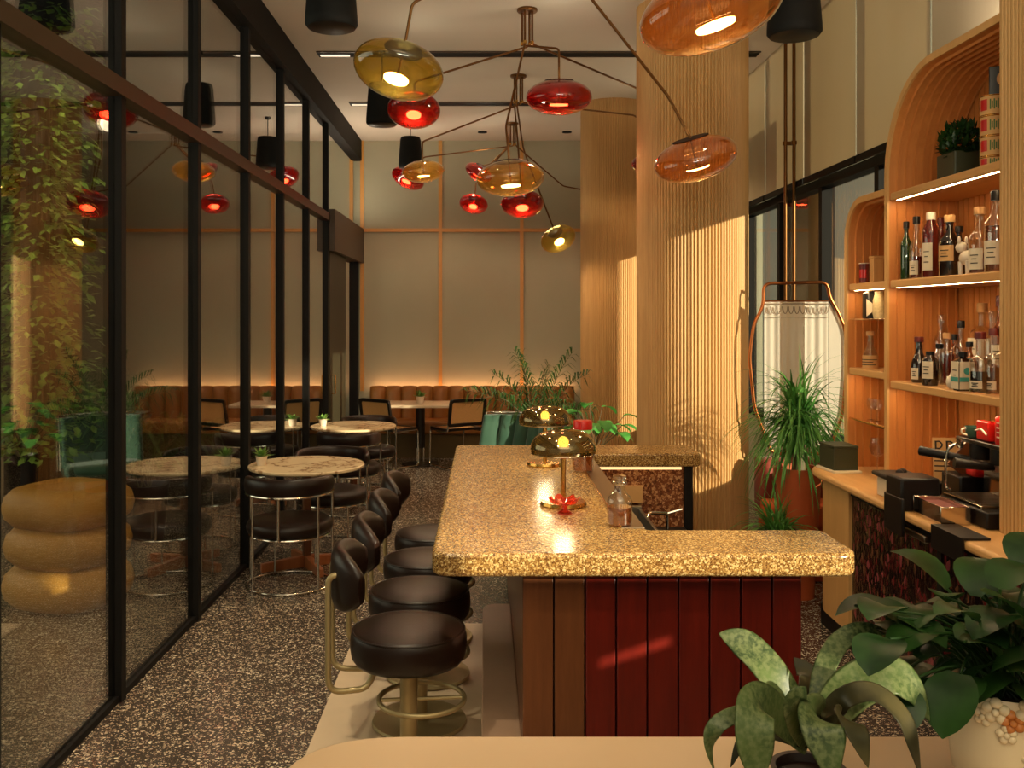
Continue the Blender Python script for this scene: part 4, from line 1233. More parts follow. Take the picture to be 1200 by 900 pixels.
# menu card and grinder
t = thing('menu_card', 'cream card with dark letters standing behind the portafilter handle', 'card', (2.24, 4.60, ZB-.055))
Mr = Matrix.Rotation(math.radians(-8),4,'Z') @ Matrix.Rotation(math.radians(-6),4,'X')
build('card', MB().box(-.06,.06,-.002,.002,.13,.34,M=Mr), M['paper_tan'], t)
build('stand', MB().box(-.09,.09,-.04,.05,.057,.13), M['dark_plastic'], t, bevel=.006)
m = MB()
for k in range(2):
    x = -.05+.052*k
    m.box(x,x+.008,-.004,-.002,.285,.325,M=Mr)
    pts = [(x+.006,-.003,.321),(x+.022,-.003,.321),(x+.034,-.003,.305),(x+.022,-.003,.289),(x+.006,-.003,.289)]
    m.tube(spline(pts,4), .004, 6, M=Mr)
for z in (.25,.225,.20,.175): m.box(-.055,.05,-.004,-.002,z,z+.006,M=Mr)
build('dark_letters', m, M['ink'], t)
t = thing('folded_tray', 'brown tray leaning against a dark box behind the steel pan', 'tray', (2.27, 4.42, ZB+.002))
build('box', MB().box(-.10,.14,-.08,.10,0,.14), M['dark_plastic'], t, bevel=.008)
build('leaning_panel', MB().box(-.10,.02,-.006,.006,.0,.16,M=Matrix.Translation((-.03,.0,.14)) @ Matrix.Rotation(math.radians(40),4,'Y') @ Matrix.Translation((0,0,-.02))), M['walnut'], t, bevel=.003)
build('red_cloth', MB().prism(rpoly([(-.05,-.1),(.05,-.1),(.05,-.02),(-.05,-.02)],[.02]*4), .14, .175), M['red_paint'], t, bevel=.012, seg=3)
# dark mats hanging over the counter edge
for y, l2, lb in ((3.83,.13,'dark rubber bar mat hanging over the counter edge under the espresso machine'),):
    t = thing('bar_mat', lb, 'mat', (XF-.03, y, ZB+.002))
    build('mat', MB().box(-.012,.10,-l2,l2,0,.008), M['dark_plastic'], t)
    build('hanging_flap', MB().box(-.012,-.004,-l2,l2,-.09,.0), M['dark_plastic'], t)
# ============================================================== chandeliers
LAMP_W = 16
def glass_lamp(par, c, a, mat, tilt=0.0, pitch=0.0, lbl=None, light=True, power=None):
    """blown glass ellipsoid with a disc lamp inside, as a part of its chandelier"""
    c = Vector(c); b = a*.53
    R = Matrix.Translation(c) @ Matrix.Rotation(math.radians(tilt), 4, 'Y') @ Matrix.Rotation(math.radians(pitch), 4, 'X')
    n = 22; prof = []
    for j in range(n+1):
        th = -PI/2+PI*j/n
        r = a*math.cos(th); z = b*math.sin(th)
        if z > b*.93: break
        prof.append((max(r, .0005), z))
    g = build('glass_shade', MB().lathe(prof, 48, M=R, cap1=False), mat, par, world=True, smooth=80)
    if lbl: g['label'] = lbl
    rt = prof[-1][0]
    build('metal_cap', MB().lathe([(.0,b*.955),(rt*1.02,b*.955),(rt*1.06,b*.91),(rt*.9,b*.90),(.0,b*.90)], 28, M=R), M['cap'], g, world=True)
    build('lamp_stem', MB().tube([R @ Vector((0,0,b*.9)), R @ Vector((0,0,-b*.38))], .006, 8), M['brass'], g, world=True)
    rd = a*.27
    build('lamp_disc', MB().lathe([(.0,-b*.46),(rd,-b*.46),(rd*1.02,-b*.40),(.0,-b*.40)], 28, M=R), M['led_red'] if mat == M['red_glass'] else M['led'], g, world=True)
    build('disc_housing', MB().lathe([(.0,-b*.395),(rd*1.04,-b*.395),(rd*1.04,-b*.35),(.0,-b*.34)], 28, M=R), M['brass'], g, world=True)
    if light:
        L = bpy.data.lights.new('lamp_light', 'SPOT'); L.energy = power or LAMP_W; L.spot_size = math.radians(165); L.spot_blend = .5; L.color = (1,.76,.48); L.shadow_soft_size = .06
        lo = bpy.data.objects.new('lamp_light', L); COL.objects.link(lo)
        lo.location = R @ Vector((0,0,-b*1.15))
        L2 = bpy.data.lights.new('lamp_fill_up', 'SPOT'); L2.energy = 6; L2.color = (1,.90,.66); L2.spot_size = math.radians(170); L2.spot_blend = .4; L2.shadow_soft_size = .08  # added upward fill above the cap to lift the ceiling
        l2 = bpy.data.objects.new('lamp_fill_up', L2); COL.objects.link(l2); l2.location = R @ Vector((0,0,b*1.06)); l2.rotation_euler = (PI,0,0)
    return R @ Vector((0,0,b*.95))
def chandelier(label, y, arms, hub=True):
    x = .31
    t = thing('chandelier', label, 'hanging lamp', (x, y, ZC-.30), group='branching brass chandeliers over the bar')
    build('canopy', MB().lathe([(.0,ZC-.022),(.072,ZC-.022),(.078,ZC-.016),(.078,ZC-.001),(.0,ZC-.001)], 32, M=Matrix.Translation((x,y,0))), M['bronze_rod'], t, world=True)
    k = 0
    for (pts, lamp) in arms:
        ang = 1.1+k*2*PI/max(3,len(arms)); k += 1
        hx, hy = x+.042*math.cos(ang), y+.042*math.sin(ang)
        P = [(hx,hy,ZC-.02),(hx,hy,ZC-.27)]+[tuple(p) for p in pts]
        if lamp:
            top = glass_lamp(t, **lamp); P.append(tuple(top))
        build('arm', MB().tube(fillet(P, .03, 4), .0085, 8), M['bronze_rod'], t, world=True)
        build('joint', MB().lathe([(.0,-.012),(.013,-.012),(.013,.012),(.0,.012)], 12, M=Matrix.Translation((hx,hy,ZC-.26))), M['brass'], t, world=True)
    return t
A, O, OR, RD = M['amber'], M['olive'], M['orange_glass'], M['red_glass']
# nearest, its mount above the frame
chandelier('branching brass lamp nearest the camera, one big orange shade at the top edge', 2.85, [
    ([(.62,3.12,3.40)], dict(c=(.775,3.27,2.855), a=.252, mat=OR, tilt=-17, lbl='big tilted orange glass shade')),
])
chandelier('branching brass lamp with a large yellow green shade and a tilted orange one', 5.05, [
    ([at(483,4,5.15)], dict(c=at(467,82,5.15), a=.25, pitch=-13, mat=O, tilt=13, lbl='large yellow green glass shade')),
    ([at(783,113,5.3)], dict(c=at(815,186,5.3), a=.235, pitch=12, mat=OR, tilt=-17, lbl='tilted orange glass shade')),
])
chandelier('branching brass lamp with a wide red shade just right of its mount', 7.2, [
    ([at(486,96,7.3)], dict(c=at(485,129,7.3), a=.205, pitch=-22, mat=RD, lbl='red glass shade on the left')),
    ([at(655,57,7.05)], dict(c=at(655,114,7.05), a=.248, pitch=8, mat=RD, lbl='wide red glass shade on the right')),
    ([at(593,148,6.95)], dict(c=at(598,209,6.95), a=.25, mat=A, tilt=-4, lbl='wide amber glass shade')),
    ([at(745,103,8.0), at(757,112,8.28)], dict(c=(1.47,8.3,3.13), a=.2, mat=RD, lbl='red glass shade behind the column')),
])
chandelier('branching brass lamp with a small yellow shade hanging lowest of all', 9.18, [
    ([at(495,166,9.2)], dict(c=at(496,201,9.2), a=.205, pitch=3, mat=A, tilt=-5, lbl='small amber glass shade')),
    ([], dict(c=at(612,239,9.05), a=.204, pitch=-24, mat=RD, lbl='red glass shade')),
    ([at(613,174,9.4)], dict(c=at(654,280,9.8), a=.188, pitch=-34, mat=O, tilt=-21, lbl='tilted yellow glass shade')),
    ([at(743,135,9.3)], dict(c=(1.74,9.3,3.45), a=.19, mat=A, lbl='amber glass shade hidden by the column')),
])
chandelier('branching brass lamp farthest back, with three small red shades', 11.45, [
    ([at(497,184,11.5)], dict(c=at(478,209,11.58), a=.212, pitch=-14, mat=RD, tilt=24)),
    ([at(575,192,11.4)], dict(c=at(561,202,11.3), a=.175, pitch=20, mat=RD, tilt=30)),
    ([at(558,214,11.5)], dict(c=at(555,239,11.5), a=.176, pitch=-26, mat=RD, tilt=10)),
    ([at(660,218,11.55)], dict(c=(1.45,11.6,3.2), a=.18, mat=RD, tilt=0)),
])
# ==================================================================== plants
def arch_leaf(m, base, az, el, L, w, droop, n=8, fold=.2, wfun=None, twist=0):
    d = Vector((math.cos(az)*math.cos(el), math.sin(az)*math.cos(el), math.sin(el)))
    pts = [Vector(base)]; p = Vector(base); dd = d.copy()
    for i in range(n):
        p = p+dd*(L/n); pts.append(p.copy())
        dd = (dd+Vector((0,0,-droop/n))).normalized()
    ws = []
    for i in range(n+1):
        t = i/n
        ws.append(w*(wfun(t) if wfun else (min(1,t*5+.35)*(1-t**2.2)+.02)))
    m.leaf(pts, ws, fold=fold, up=(math.sin(az)*twist, -math.cos(az)*twist, 1))
    return pts

# areca palm behind the bar
t = thing('potted_palm', 'feathery palm in a pot behind the far end of the bar', 'potted plant', (.53, 9.75, 0))
build('pot', MB().lathe([(.0,0),(.13,0),(.17,.40),(.18,.44),(.16,.44),(.15,.38),(.0,.38)], 32), M['pot_terra'], t)
rnd = random.Random(11); stems = MB()
def frond(mm, base, az, el, L, droop, nl=22, lw=.0085, ll=.2):
    d = Vector((math.cos(az)*math.cos(el), math.sin(az)*math.cos(el), math.sin(el)))
    p = Vector(base); dd = d.copy(); pts = [p.copy()]; N = 16
    for i in range(N):
        p = p+dd*(L/N); pts.append(p.copy()); dd = (dd+Vector((0,0,-droop*(.3+i/N)/N))).normalized()
    stems.tube(pts, .006, 6, r2=.002)
    for k in range(nl):
        f = .30+.70*k/nl; i = min(int(f*N), N-1); fr = f*N-i
        b = pts[i].lerp(pts[min(i+1,N)], fr); tg = (pts[min(i+1,N)]-pts[i]).normalized()
        sd = tg.cross(Vector((0,0,1))).normalized()
        for s in (-1, 1):
            l = ll*(1-.55*abs(f-.55)/.5)*rnd.uniform(.85,1.1)
            pu = sd.cross(tg); dr = (tg*.6+sd*s*.55+pu*(.55 if (k+s)%3 else -.55)).normalized()
            q = [b, b+dr*l*.5+Vector((0,0,.01)), b+dr*l+Vector((0,0,-.09*l/.2))]
            mm.leaf(q, [lw*.5, lw, .001], fold=.15)
m = MB()
for k, (az, el, L, dr) in enumerate([(3.0,1.12,1.02,2.3),(2.7,1.25,.98,2.0),(3.5,1.2,.9,2.5),(.3,1.22,1.02,2.0),(.05,1.34,1.1,1.5),(1.2,1.3,1.0,1.8),(5.2,1.2,.8,2.4),(4.4,1.15,.8,2.4),(2.0,1.38,1.05,1.5),(3.2,1.42,1.08,1.7),(5.8,1.1,.8,2.3),(.7,1.05,.8,2.3),(4.9,1.35,.95,1.8)]):
    frond(m, (rnd.uniform(-.05,.05), rnd.uniform(-.05,.05), .38), az, el, L*1.04, dr, ll=.25)
build('fronds', m, M['palm'], t)
build('stems', stems, M['stem'], t)
# broad leaf plant beside it
t = thing('potted_plant', 'bright green broad leaved plant between the palm and the far column', 'potted plant', (1.02, 9.15, 0))
build('pot', MB().lathe([(.0,0),(.11,0),(.14,.42),(.15,.46),(.13,.46),(.12,.40),(.0,.40)], 28), M['pot_dark'], t)
m = MB(); st = MB(); rnd = random.Random(4)
for k in range(24):
    az = k*2.4; el = .5+.9*rnd.random(); L = .34+.22*rnd.random()
    d = Vector((math.cos(az)*math.cos(el), math.sin(az)*math.cos(el), math.sin(el)))
    b = Vector((0,0,.40)); e = b+d*L*.9+Vector((0,0,.05))
    st.tube([b,(b+e)/2+Vector((0,0,.03)),e], .004, 6)
    arch_leaf(m, e, az+rnd.uniform(-.4,.4), .3*rnd.random(), .19, .062, 1.5, n=6, wfun=lambda q: math.sin(PI*min(1,q*.92+.08))**.8)
build('leaves', m, M['broad'], t); build('stems', st, M['stem'], t)
# long strap leaved plant beyond the counter
t = thing('potted_dracaena', 'big shaggy strap leaved plant in a terracotta pot beyond the counter end', 'potted plant', (2.00, 6.08, 0))
build('pot', MB().lathe([(.0,0),(.10,0),(.14,.72),(.152,.79),(.152,.83),(.135,.83),(.13,.75),(.0,.75)], 36), M['pot_terra'], t)
m = MB(); rnd = random.Random(21)
for k in range(360):
    az = rnd.random()*2*PI; el = rnd.uniform(-.1,1.5); L = rnd.uniform(.36,.60)
    b = Vector((rnd.uniform(-.045,.045), rnd.uniform(-.045,.045), .90+.30*rnd.random()))
    arch_leaf(m, b, az, el, L, .0085, rnd.uniform(1.9,3.2), n=8, fold=.3)
build('foliage', m, M['dracaena'], t)
build('trunk', MB().tube([(0,0,.7),(.01,0,.95),(0,.01,1.2)], .05, 12, r2=.03), M['stem'], t)
t = thing('potted_spider_plant', 'smaller arching leaved plant in a dark pot low beside the counter end', 'potted plant', (1.80, 5.84, 0))
build('pot', MB().lathe([(.0,0),(.09,0),(.12,.44),(.125,.48),(.11,.48),(.10,.42),(.0,.42)], 28), M['pot_dark'], t)
m = MB(); rnd = random.Random(9)
for k in range(120):
    az = rnd.random()*2*PI; L = rnd.uniform(.22,.40)
    if math.cos(az) > .3: L *= .8
    arch_leaf(m, (rnd.uniform(-.05,.05), rnd.uniform(-.05,.05), .44), az, rnd.uniform(.5,1.5), L, .0095, rnd.uniform(1.3,2.4), n=7, fold=.3)
build('foliage', m, M['dracaena'], t)

# terracotta booth and framed curtain screen behind these plants
t = thing('upholstered_booth', 'terracotta channel tufted booth between the thick column and the window', 'sofa', (2.2, 6.6, 0))
m = MB(); x0, x1, NC = 1.93, 2.54, 6; w = (x1-x0)/NC
for i in range(NC):
    vs = []; K = 8
    for j in range(K+1):
        a = j/K; y = 6.68-.05*math.sin(PI*a)**.55; x = x0+w*(i+a)
        vs += [(x,y,.40),(x,y+.0,.72),(x,y+.03,.78),(x,6.75,.80),(x,6.82,.78),(x,6.82,.40)]
    fs = []
    for j in range(K):
        for q in range(5): fs.append((j*6+q,(j+1)*6+q,(j+1)*6+q+1,j*6+q+1))
    fs += [(0,1,2,3,4,5), tuple(K*6+q for q in (5,4,3,2,1,0))]
    m.add(vs, fs)
build('backrest', m, M['terracotta'], t, world=True, smooth=60)
build('seat', MB().box(x0, x1, 6.38, 6.70, .36, .52), M['orange'], t, world=True, bevel=.03, seg=4)
build('base', MB().box(x0+.02, x1-.02, 6.40, 6.80, 0, .36), M['orange'], t, world=True, bevel=.01)
t = thing('curtain_screen', 'rounded copper framed screen with white lace curtain behind the shaggy plant', 'screen', (2.22, 6.75, .80))
YS = 6.75
P = [(2.24,YS,.815),(2.03,YS,.82),(1.91,YS,1.15),(1.875,YS,1.50),(1.905,YS,1.74),(1.975,YS,1.87),(1.975,YS,2.03),(2.43,YS,2.04),(2.445,YS,1.93),(2.50,YS,1.84),(2.56,YS,1.70),(2.568,YS,1.45),(2.54,YS,1.10),(2.44,YS,.82),(2.24,YS,.815)]
P = fillet(P, .06, 5)
build('frame', MB().tube(P, .012, 10), M['copper'], t, world=True)
build('curtain_rod', MB().tube([(1.97,YS,1.905),(2.44,YS,1.905)], .006, 8), M['copper'], t, world=True)
m = MB(); vs = []; K = 90; xa, xb = 1.98, 2.435
for j in range(K+1):
    x = xa+(xb-xa)*j/K; y = YS+.004*math.sin(j*.55)+.004*math.sin(j*.21)
    vs += [(x,y,.86),(x,y,1.90)]
m.add(vs, [(2*j,2*j+2,2*j+3,2*j+1) for j in range(K)])
c = build('curtain', m, M['white_cloth'], t, world=True)
m = MB()
m.add([(2.445,YS+.012,.90),(2.545,YS+.012,1.15),(2.552,YS+.012,1.68),(2.445,YS+.012,1.90)], [(0,1,2,3)])
build('side_curtain', m, M['white_cloth'], t, world=True)
m = MB()
for j in range(11):
    xc = xa+(xb-xa)*(j+.5)/11; hw = (xb-xa)/26
    m.tube([(xc+hw*math.cos(a), YS-.014, 1.865+.05*math.sin(a)) for a in [PI+PI*q/8 for q in range(9)]], .003, 5)
m.tube([(xa,YS-.014,1.79),(xb,YS-.014,1.79)], .0025, 5)
m.tube([(xa,YS-.014,1.885),(xb,YS-.014,1.885)], .004, 5)
build('lace_border', m, M['lace'], c, world=True)

# ============================================= foreground desk and its plants
t = thing('front_desk', 'pale stone topped desk across the bottom edge, left corner rounded', 'desk', (.5, 1.75, 0))
build('desktop', MB().prism(rpoly([(-.41,1.30),(1.9,1.30),(1.9,2.03),(-.41,2.03)],[.05,.05,.05,.24],10), .862, .90), M['desk'], t, world=True, bevel=.006)
build('desk_body', MB().prism(rpoly([(-.30,1.34),(1.86,1.34),(1.86,1.86),(-.30,1.86)],[.05,.05,.05,.16],8), 0, .862), M['walnut'], t, world=True)

bt = thing('potted_bromeliad', 'striped broad leaved plant with curling leaves at the front of the desk', 'potted plant', (.585, 1.72, .90))
build('pot', MB().lathe([(.0,0),(.05,0),(.065,.075),(.068,.08),(.058,.08),(.055,.065),(.0,.065)], 28), M['pot_dark'], bt)
def bleaf(pts, w, up=(0,-.4,1), mat=None, label=None, fold=.12):
    P = spline(pts, 6); n = len(P); ws = []
    for i in range(n):
        q = i/(n-1); ws.append(w*(.42+.58*math.sin(PI*min(1,.12+q*.75)))*(1 if q < .72 else max(.02, 1-((q-.72)/.28)**1.6)))
    m = MB(); m.leaf(P, ws, up=up, fold=fold)
    o = build('leaf', m, mat or M['brom'], bt, smooth=80)
    s = o.modifiers.new('thick','SOLIDIFY'); s.thickness = .0018
    o2 = o.modifiers.new('sub','SUBSURF'); o2.levels = 1; o2.render_levels = 1
# pixel targets on the photograph, turned into points of the leaf spines at real distances
def L(pts):
    o = bt.location
    return [at(x, y, d)-o for x, y, d in pts]
base = (948, 872, 1.72)
bleaf(L([base,(935,842,1.72),(905,790,1.74),(872,755,1.77),(842,742,1.79)]), .036, up=(.5,-1,.3))
bleaf(L([base,(930,858,1.70),(895,838,1.66),(868,836,1.62),(840,850,1.60),(831,875,1.60),(838,905,1.60)]), .016, up=(.3,-.6,1))
bleaf(L([base,(925,850,1.68),(890,822,1.60),(884,850,1.55),(886,890,1.54),(888,925,1.54)]), .036, up=(.1,-1,.5))
bleaf(L([base,(945,848,1.74),(950,815,1.80),(948,792,1.86),(930,770,1.90)]), .030, up=(0,-1,.3), mat=M['brom_u'])
bleaf(L([base,(958,830,1.76),(966,785,1.80),(985,752,1.84),(1015,738,1.86),(1050,745,1.86)]), .022, up=(-.5,-.8,.6))
bleaf(L([base,(970,838,1.70),(1000,806,1.68),(1040,790,1.68),(1070,808,1.68),(1090,845,1.68)]), .040, up=(.2,-.8,.7))
bleaf(L([base,(962,850,1.66),(990,818,1.62),(1025,812,1.60),(1058,840,1.58),(1072,880,1.57),(1080,915,1.57)]), .022, up=(.3,-.6,.8), mat=M['brom_u'])
bleaf(L([base,(950,848,1.66),(955,838,1.58),(962,850,1.53),(970,880,1.51),(978,925,1.50)]), .038, up=(0,-1,.35))
bleaf(L([base,(930,850,1.72),(912,834,1.74),(902,830,1.75)]), .018, up=(0,-.6,1))
bleaf(L([base,(938,855,1.64),(932,835,1.58),(934,818,1.56),(945,805,1.56)]), .026, up=(.2,-1,.2))
bleaf(L([base,(930,868,1.70),(900,860,1.72),(872,866,1.74),(856,900,1.74)]), .014, up=(.2,-.6,1), mat=M['brom_u'])
bleaf(L([base,(985,838,1.78),(1015,800,1.86),(1040,770,1.92)]), .030, up=(.3,-1,.3), mat=M['brom_u'])
bleaf(L([base,(970,855,1.62),(990,842,1.56),(1005,862,1.52),(1018,900,1.50)]), .026, up=(.3,-.8,.5), mat=M['brom_u'])

t = thing('potted_houseplant', 'dark glossy leaved plant in a cream pot with raised flowers, bottom right corner', 'potted plant', (1.005, 1.84, .90))
rp = .098
build('pot', MB().lathe([(.0,0),(.075,0),(.092,.02),(rp,.07),(rp,.175),(rp*.97,.185),(rp*.9,.183),(rp*.88,.15),(.0,.15)], 40), M['ceramic'], t)
rnd = random.Random(2)
def flower(a, z, s, mat, name):
    m = MB(); d = Vector((math.cos(a), math.sin(a), 0)); c = d*rp+Vector((0,0,z)); u = Vector((-d.y, d.x, 0)); w = Vector((0,0,1))
    for k in range(5):
        q = 2*PI*k/5+a
        p = c+(u*math.cos(q)+w*math.sin(q))*s*.55
        m.ball(p, (s*.42,s*.42,s*.40), 12, 8)
    m.ball(c+d*s*.35, s*.28, 10, 6)
    build(name, m, mat, t)
for a, z, s, mt in ((-2.20,.165,.026,M['ceramic']),(-1.92,.150,.024,M['ceramic_gold']),(-2.02,.125,.020,M['ceramic']),(-1.62,.168,.028,M['ceramic']),(-1.30,.140,.026,M['ceramic']),(-1.60,.085,.018,M['ceramic']),(-1.15,.080,.024,M['ceramic']),(-2.42,.15,.02,M['ceramic'])):
    flower(a, z, s, mt, 'raised_flower')
build('soil', MB().lathe([(.0,.15),(rp*.87,.15),(rp*.87,.165),(.0,.17)], 28), M['soil'], t)
m = MB(); st = MB()
def pleaf(px, py, d, az, el, s, L=.105):
    e = at(px, py, d)-t.location
    b = Vector((rnd.uniform(-.04,.04), rnd.uniform(-.04,.04), .165))
    mid = (b+e)/2+Vector((0,0,.05))
    st.tube(spline([b,mid,e],4), .0028, 6)
    arch_leaf(m, e, az, el, L*s, .040*s, 1.2, n=7, fold=.18, wfun=lambda q: (math.sin(PI*min(1,q*.9+.10))**.75 if q < .98 else .03))
for k in range(74):
    px = rnd.uniform(1035, 1260); py = rnd.uniform(690, 808); d = rnd.uniform(1.70, 2.02)
    if px < 1075 and py < 715: py += 40
    az = rnd.uniform(0, 2*PI)
    pleaf(px, py, d, az, rnd.uniform(-.4,.7), rnd.uniform(.75,1.15))
for a in ((1110,690,1.9,2.4,.9,1.25),(1045,712,1.88,3.0,.3,1.1),(1032,720,1.93,.2,.5,1.0),(1172,690,1.8,.6,.7,1.2),(1185,720,1.75,3.6,.2,1.1),(1125,790,1.72,3.9,-.5,1.2),(1150,700,1.9,1.2,.9,1.2),(1205,670,1.85,1.0,.9,1.2)):
    pleaf(*a)
build('leaves', m, M['glossy_leaf'], t, smooth=80); build('stems', st, M['glossy_leaf'], t)
# ======================================================= beyond the glass wall
t = thing('vine_column', 'leafy vines climbing a post beyond the glass wall at far left', 'climbing plant', (-3.38, 7.1, 0))
build('post', MB().lathe([(.10,0),(.10,4.1)], 20), M['header'], t)
m = MB(); rnd = random.Random(31)
for k in range(3000):
    z = rnd.uniform(.75,4.1); a = rnd.random()*2*PI; r = .13+.24*rnd.random()**1.5
    p = Vector((math.cos(a)*r*1.3, math.sin(a)*r, z)); az = a+rnd.uniform(-1,1)
    d = Vector((math.cos(az)*.7, math.sin(az)*.7, rnd.uniform(-.8,.2))).normalized(); L = rnd.uniform(.05,.10)
    m.leaf([p, p+d*L*.45, p+d*L], [.006, L*.34, .001], fold=.2, up=(rnd.uniform(-.5,.5),rnd.uniform(-.5,.5),1))
build('foliage', m, M['vine'], t)
# rolled tan armchair
t = thing('rolled_armchair', 'tan armchair built of stacked fat rolls beyond the glass wall', 'armchair', (-2.62, 5.95, 0), math.radians(-20))
def roll(z, hh, w, d):
    K = 40; cs = 12; vs = []
    out = rpoly([(-w,-d),(w,-d),(w,d),(-w,d)],[min(w,d)*.9]*4,9); n = len(out)
    for p in out:
        L = math.hypot(*p)
        for j in range(cs):
            b = 2*PI*j/cs; q = 1-(1-math.cos(b))*hh*.5/ max(L,.01)*1.0
            vs.append((p[0]*q, p[1]*q, z+hh*.5*math.sin(b)))
    m = MB(); m.add(vs, [(i*cs+j, i*cs+(j+1)%cs, ((i+1)%n)*cs+(j+1)%cs, ((i+1)%n)*cs+j) for i in range(n) for j in range(cs)])
    return m
for k, (z, hh, w) in enumerate(((.135,.27,.36),(.385,.26,.345),(.62,.25,.36))):
    build('roll', roll(z, hh, w, .34), M['tan_pouf'], t, smooth=80)
m = MB().prism(rpoly([(-.2,-.2),(.2,-.2),(.2,.2),(-.2,.2)],[.1]*4,6), .02, .55)
build('core', m, M['tan_pouf'], t)
o = tufted_chair('green tufted armchair seen through the glass wall, behind the tan rolled chair', (-3.75, 9.4, 0), math.radians(115))
t = thing('outdoor_table', 'white low table at the far left beyond the glass', 'table', (-5.0, 8.6, 0))
build('tabletop', MB().prism(rpoly([(-.5,-.4),(.5,-.4),(.5,.4),(-.5,.4)],[.04]*4), .70, .735), M['white_laminate'], t, bevel=.004)
for sx in (-.42,.42):
    for sy in (-.32,.32): build('leg', MB().cbox((sx,sy,.35),(.045,.045,.70)), M['white_laminate'], t)
t = thing('wooden_chair', 'small wooden chair cut by the left edge beyond the glass', 'chair', (-3.10, 5.72, 0), math.radians(20))
t.location = (-3.62, 6.35, 0)
build('seat', MB().prism(rpoly([(-.2,-.2),(.2,-.2),(.2,.2),(-.2,.2)],[.03]*4), .43, .455), M['base_wood'], t, bevel=.005)
for sx in (-1,1):
    for sy in (-1,1): build('leg', MB().tube([(sx*.17,sy*.17,.43),(sx*.20,sy*.20,0)], .016, 8, r2=.012), M['base_wood'], t)
build('backrest', MB().box(-.19,.19,.17,.195,.66,.80), M['base_wood'], t, bevel=.006)
for sx in (-1,1): build('back_post', MB().tube([(sx*.17,.18,.44),(sx*.17,.185,.80)], .013, 8), M['base_wood'], t)
t = thing('potted_palm', 'dark fan of palm fronds beyond the glass wall above the tan chair', 'potted plant', (-2.72, 7.55, 0))
build('pot', MB().lathe([(.0,0),(.14,0),(.18,.42),(.19,.46),(.17,.46),(.16,.40),(.0,.40)], 28), M['pot_dark'], t)
stems = MB(); m = MB(); rnd = random.Random(8)
for k in range(11):
    frond(m, (rnd.uniform(-.05,.05), rnd.uniform(-.05,.05), .40), k*.62, rnd.uniform(.9,1.35), rnd.uniform(.7,.9), rnd.uniform(1.2,1.9), nl=20, lw=.014, ll=.26)
build('fronds', m, M['palm'], t); build('stems', stems, M['stem'], t)
# ============================================================ light and camera
def area(name, loc, rot, sx, sy, W, c):
    L = bpy.data.lights.new(name, 'AREA'); L.shape = 'RECTANGLE'; L.size = sx; L.size_y = sy; L.energy = W; L.color = c
    o = bpy.data.objects.new(name, L); COL.objects.link(o); o.location = loc; o.rotation_euler = rot; return o
def sun(name, d, W, c, ang=.5):
    L = bpy.data.lights.new(name, 'SUN'); L.energy = W; L.color = c; L.angle = math.radians(ang)
    o = bpy.data.objects.new(name, L); COL.objects.link(o)
    o.rotation_euler = Vector(d).to_track_quat('-Z', 'Y').to_euler(); return o
def spot(name, loc, tgt, W, c, deg, blend=.6, r=.04):
    L = bpy.data.lights.new(name, 'SPOT'); L.energy = W; L.color = c; L.spot_size = math.radians(deg); L.spot_blend = blend; L.shadow_soft_size = r
    o = bpy.data.objects.new(name, L); COL.objects.link(o); o.location = loc
    o.rotation_euler = (Vector(tgt)-Vector(loc)).to_track_quat('-Z', 'Y').to_euler(); return o
e = math.radians(14)
sun('low_sun', (-.766*math.cos(e), .643*math.cos(e), -math.sin(e)), 8.8, (1,.88,.63), .7)
# added fill light at the open front of the room
area('front_fill', (.6, -1.5, 2.4), (math.radians(80),0,0), 4.0, 3.0, 24, (1,.84,.60))
# table lamps on the bar
for x, y in ((.357,4.40),(.345,5.58)):
    L = bpy.data.lights.new('table_lamp_light', 'POINT'); L.energy = 5; L.color = (1,.76,.44); L.shadow_soft_size = .03
    o = bpy.data.objects.new('table_lamp_light', L); COL.objects.link(o); o.location = (x, y, ZT+.235)
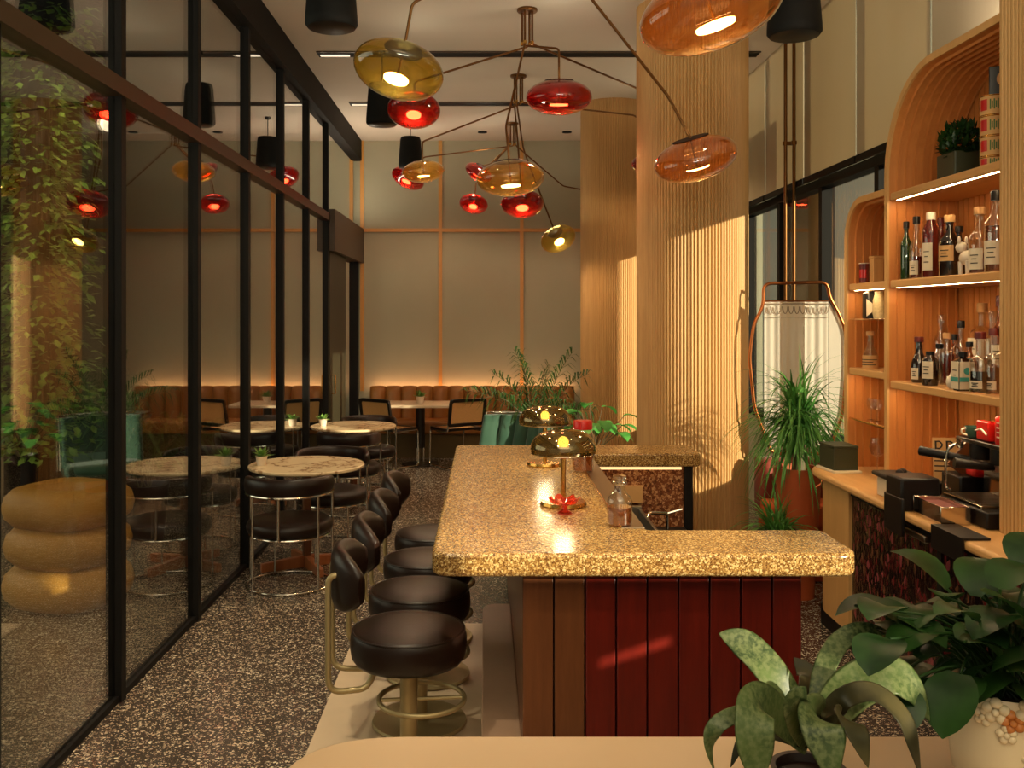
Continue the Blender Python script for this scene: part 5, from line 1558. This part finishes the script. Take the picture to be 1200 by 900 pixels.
# added fill spots just under the ceiling, without fittings
for x, y, w in ((-.55,4.0,190),(-.75,6.5,130),(-.6,9.4,110),(1.2,4.6,28),(.2,11.2,95)):
    spot('ceiling_fill_spot', (x, y, ZC-.03), (x, y, 0), w, (1,.86,.58), 80, 1.0, .05)
spot('ceiling_fill_spot', (-1.0, 1.6, ZC-.03), (-.2, 3.9, 0), 150, (1,.86,.60), 60, .9, .05)
spot('vine_fill_spot', (-2.1, 5.6, 3.95), (-3.4, 7.1, 2.6), 200, (1,.88,.55), 62, .8)  # added fill on the vines
area('terrace_fill', (-6.6, 5.0, 2.6), (0,math.radians(-75),0), 2.6, 6.0, 110, (.95,.92,.70))  # added area fill brightening the space beyond the glass
spot('terrace_fill_spot', (-2.0, 4.2, 2.7), (-2.7, 6.0, .4), 60, (1,.80,.46), 50, .7)  # added fill on the tan chair, in place of sun
# added upward fill: on the cabinet top, over the doorway and behind the camera
area('cabinet_fill_up', (2.30, 4.35, 3.07), (PI,0,0), .25, .8, 10, (1,.84,.62))
area('door_fill_up', (-1.62, 11.4, 2.97), (PI,0,0), .12, 1.6, 12, (1,.84,.62))
area('entrance_fill_up', (.3, -.9, 2.5), (math.radians(170),0,0), 3.0, 1.0, 330, (.95,.92,.72))
W = bpy.data.worlds.new('world'); SC.world = W; W.use_nodes = True
bg = W.node_tree.nodes['Background']; bg.inputs[0].default_value = (.36,.34,.23,1); bg.inputs[1].default_value = .6

cam = bpy.data.cameras.new('camera'); co = bpy.data.objects.new('camera', cam); COL.objects.link(co)
co.location = (0,0,H); co.rotation_euler = (PI/2,0,0)
cam.sensor_width = 36; cam.sensor_fit = 'HORIZONTAL'; cam.lens = F/1200*36
cam.shift_x = (600-VX)/1200; cam.shift_y = -(450-VY)/1200
cam.clip_start = .05; cam.clip_end = 100
SC.camera = co
SC.view_settings.view_transform = 'Standard'; SC.view_settings.look = 'None'
SC.view_settings.gamma = 1; SC.view_settings.use_curve_mapping = False
SC.view_settings.exposure = 0.0
SC.cycles.use_denoising = True
SC.cycles.max_bounces = 10; SC.cycles.transparent_max_bounces = 24
SC.cycles.sample_clamp_indirect = 4
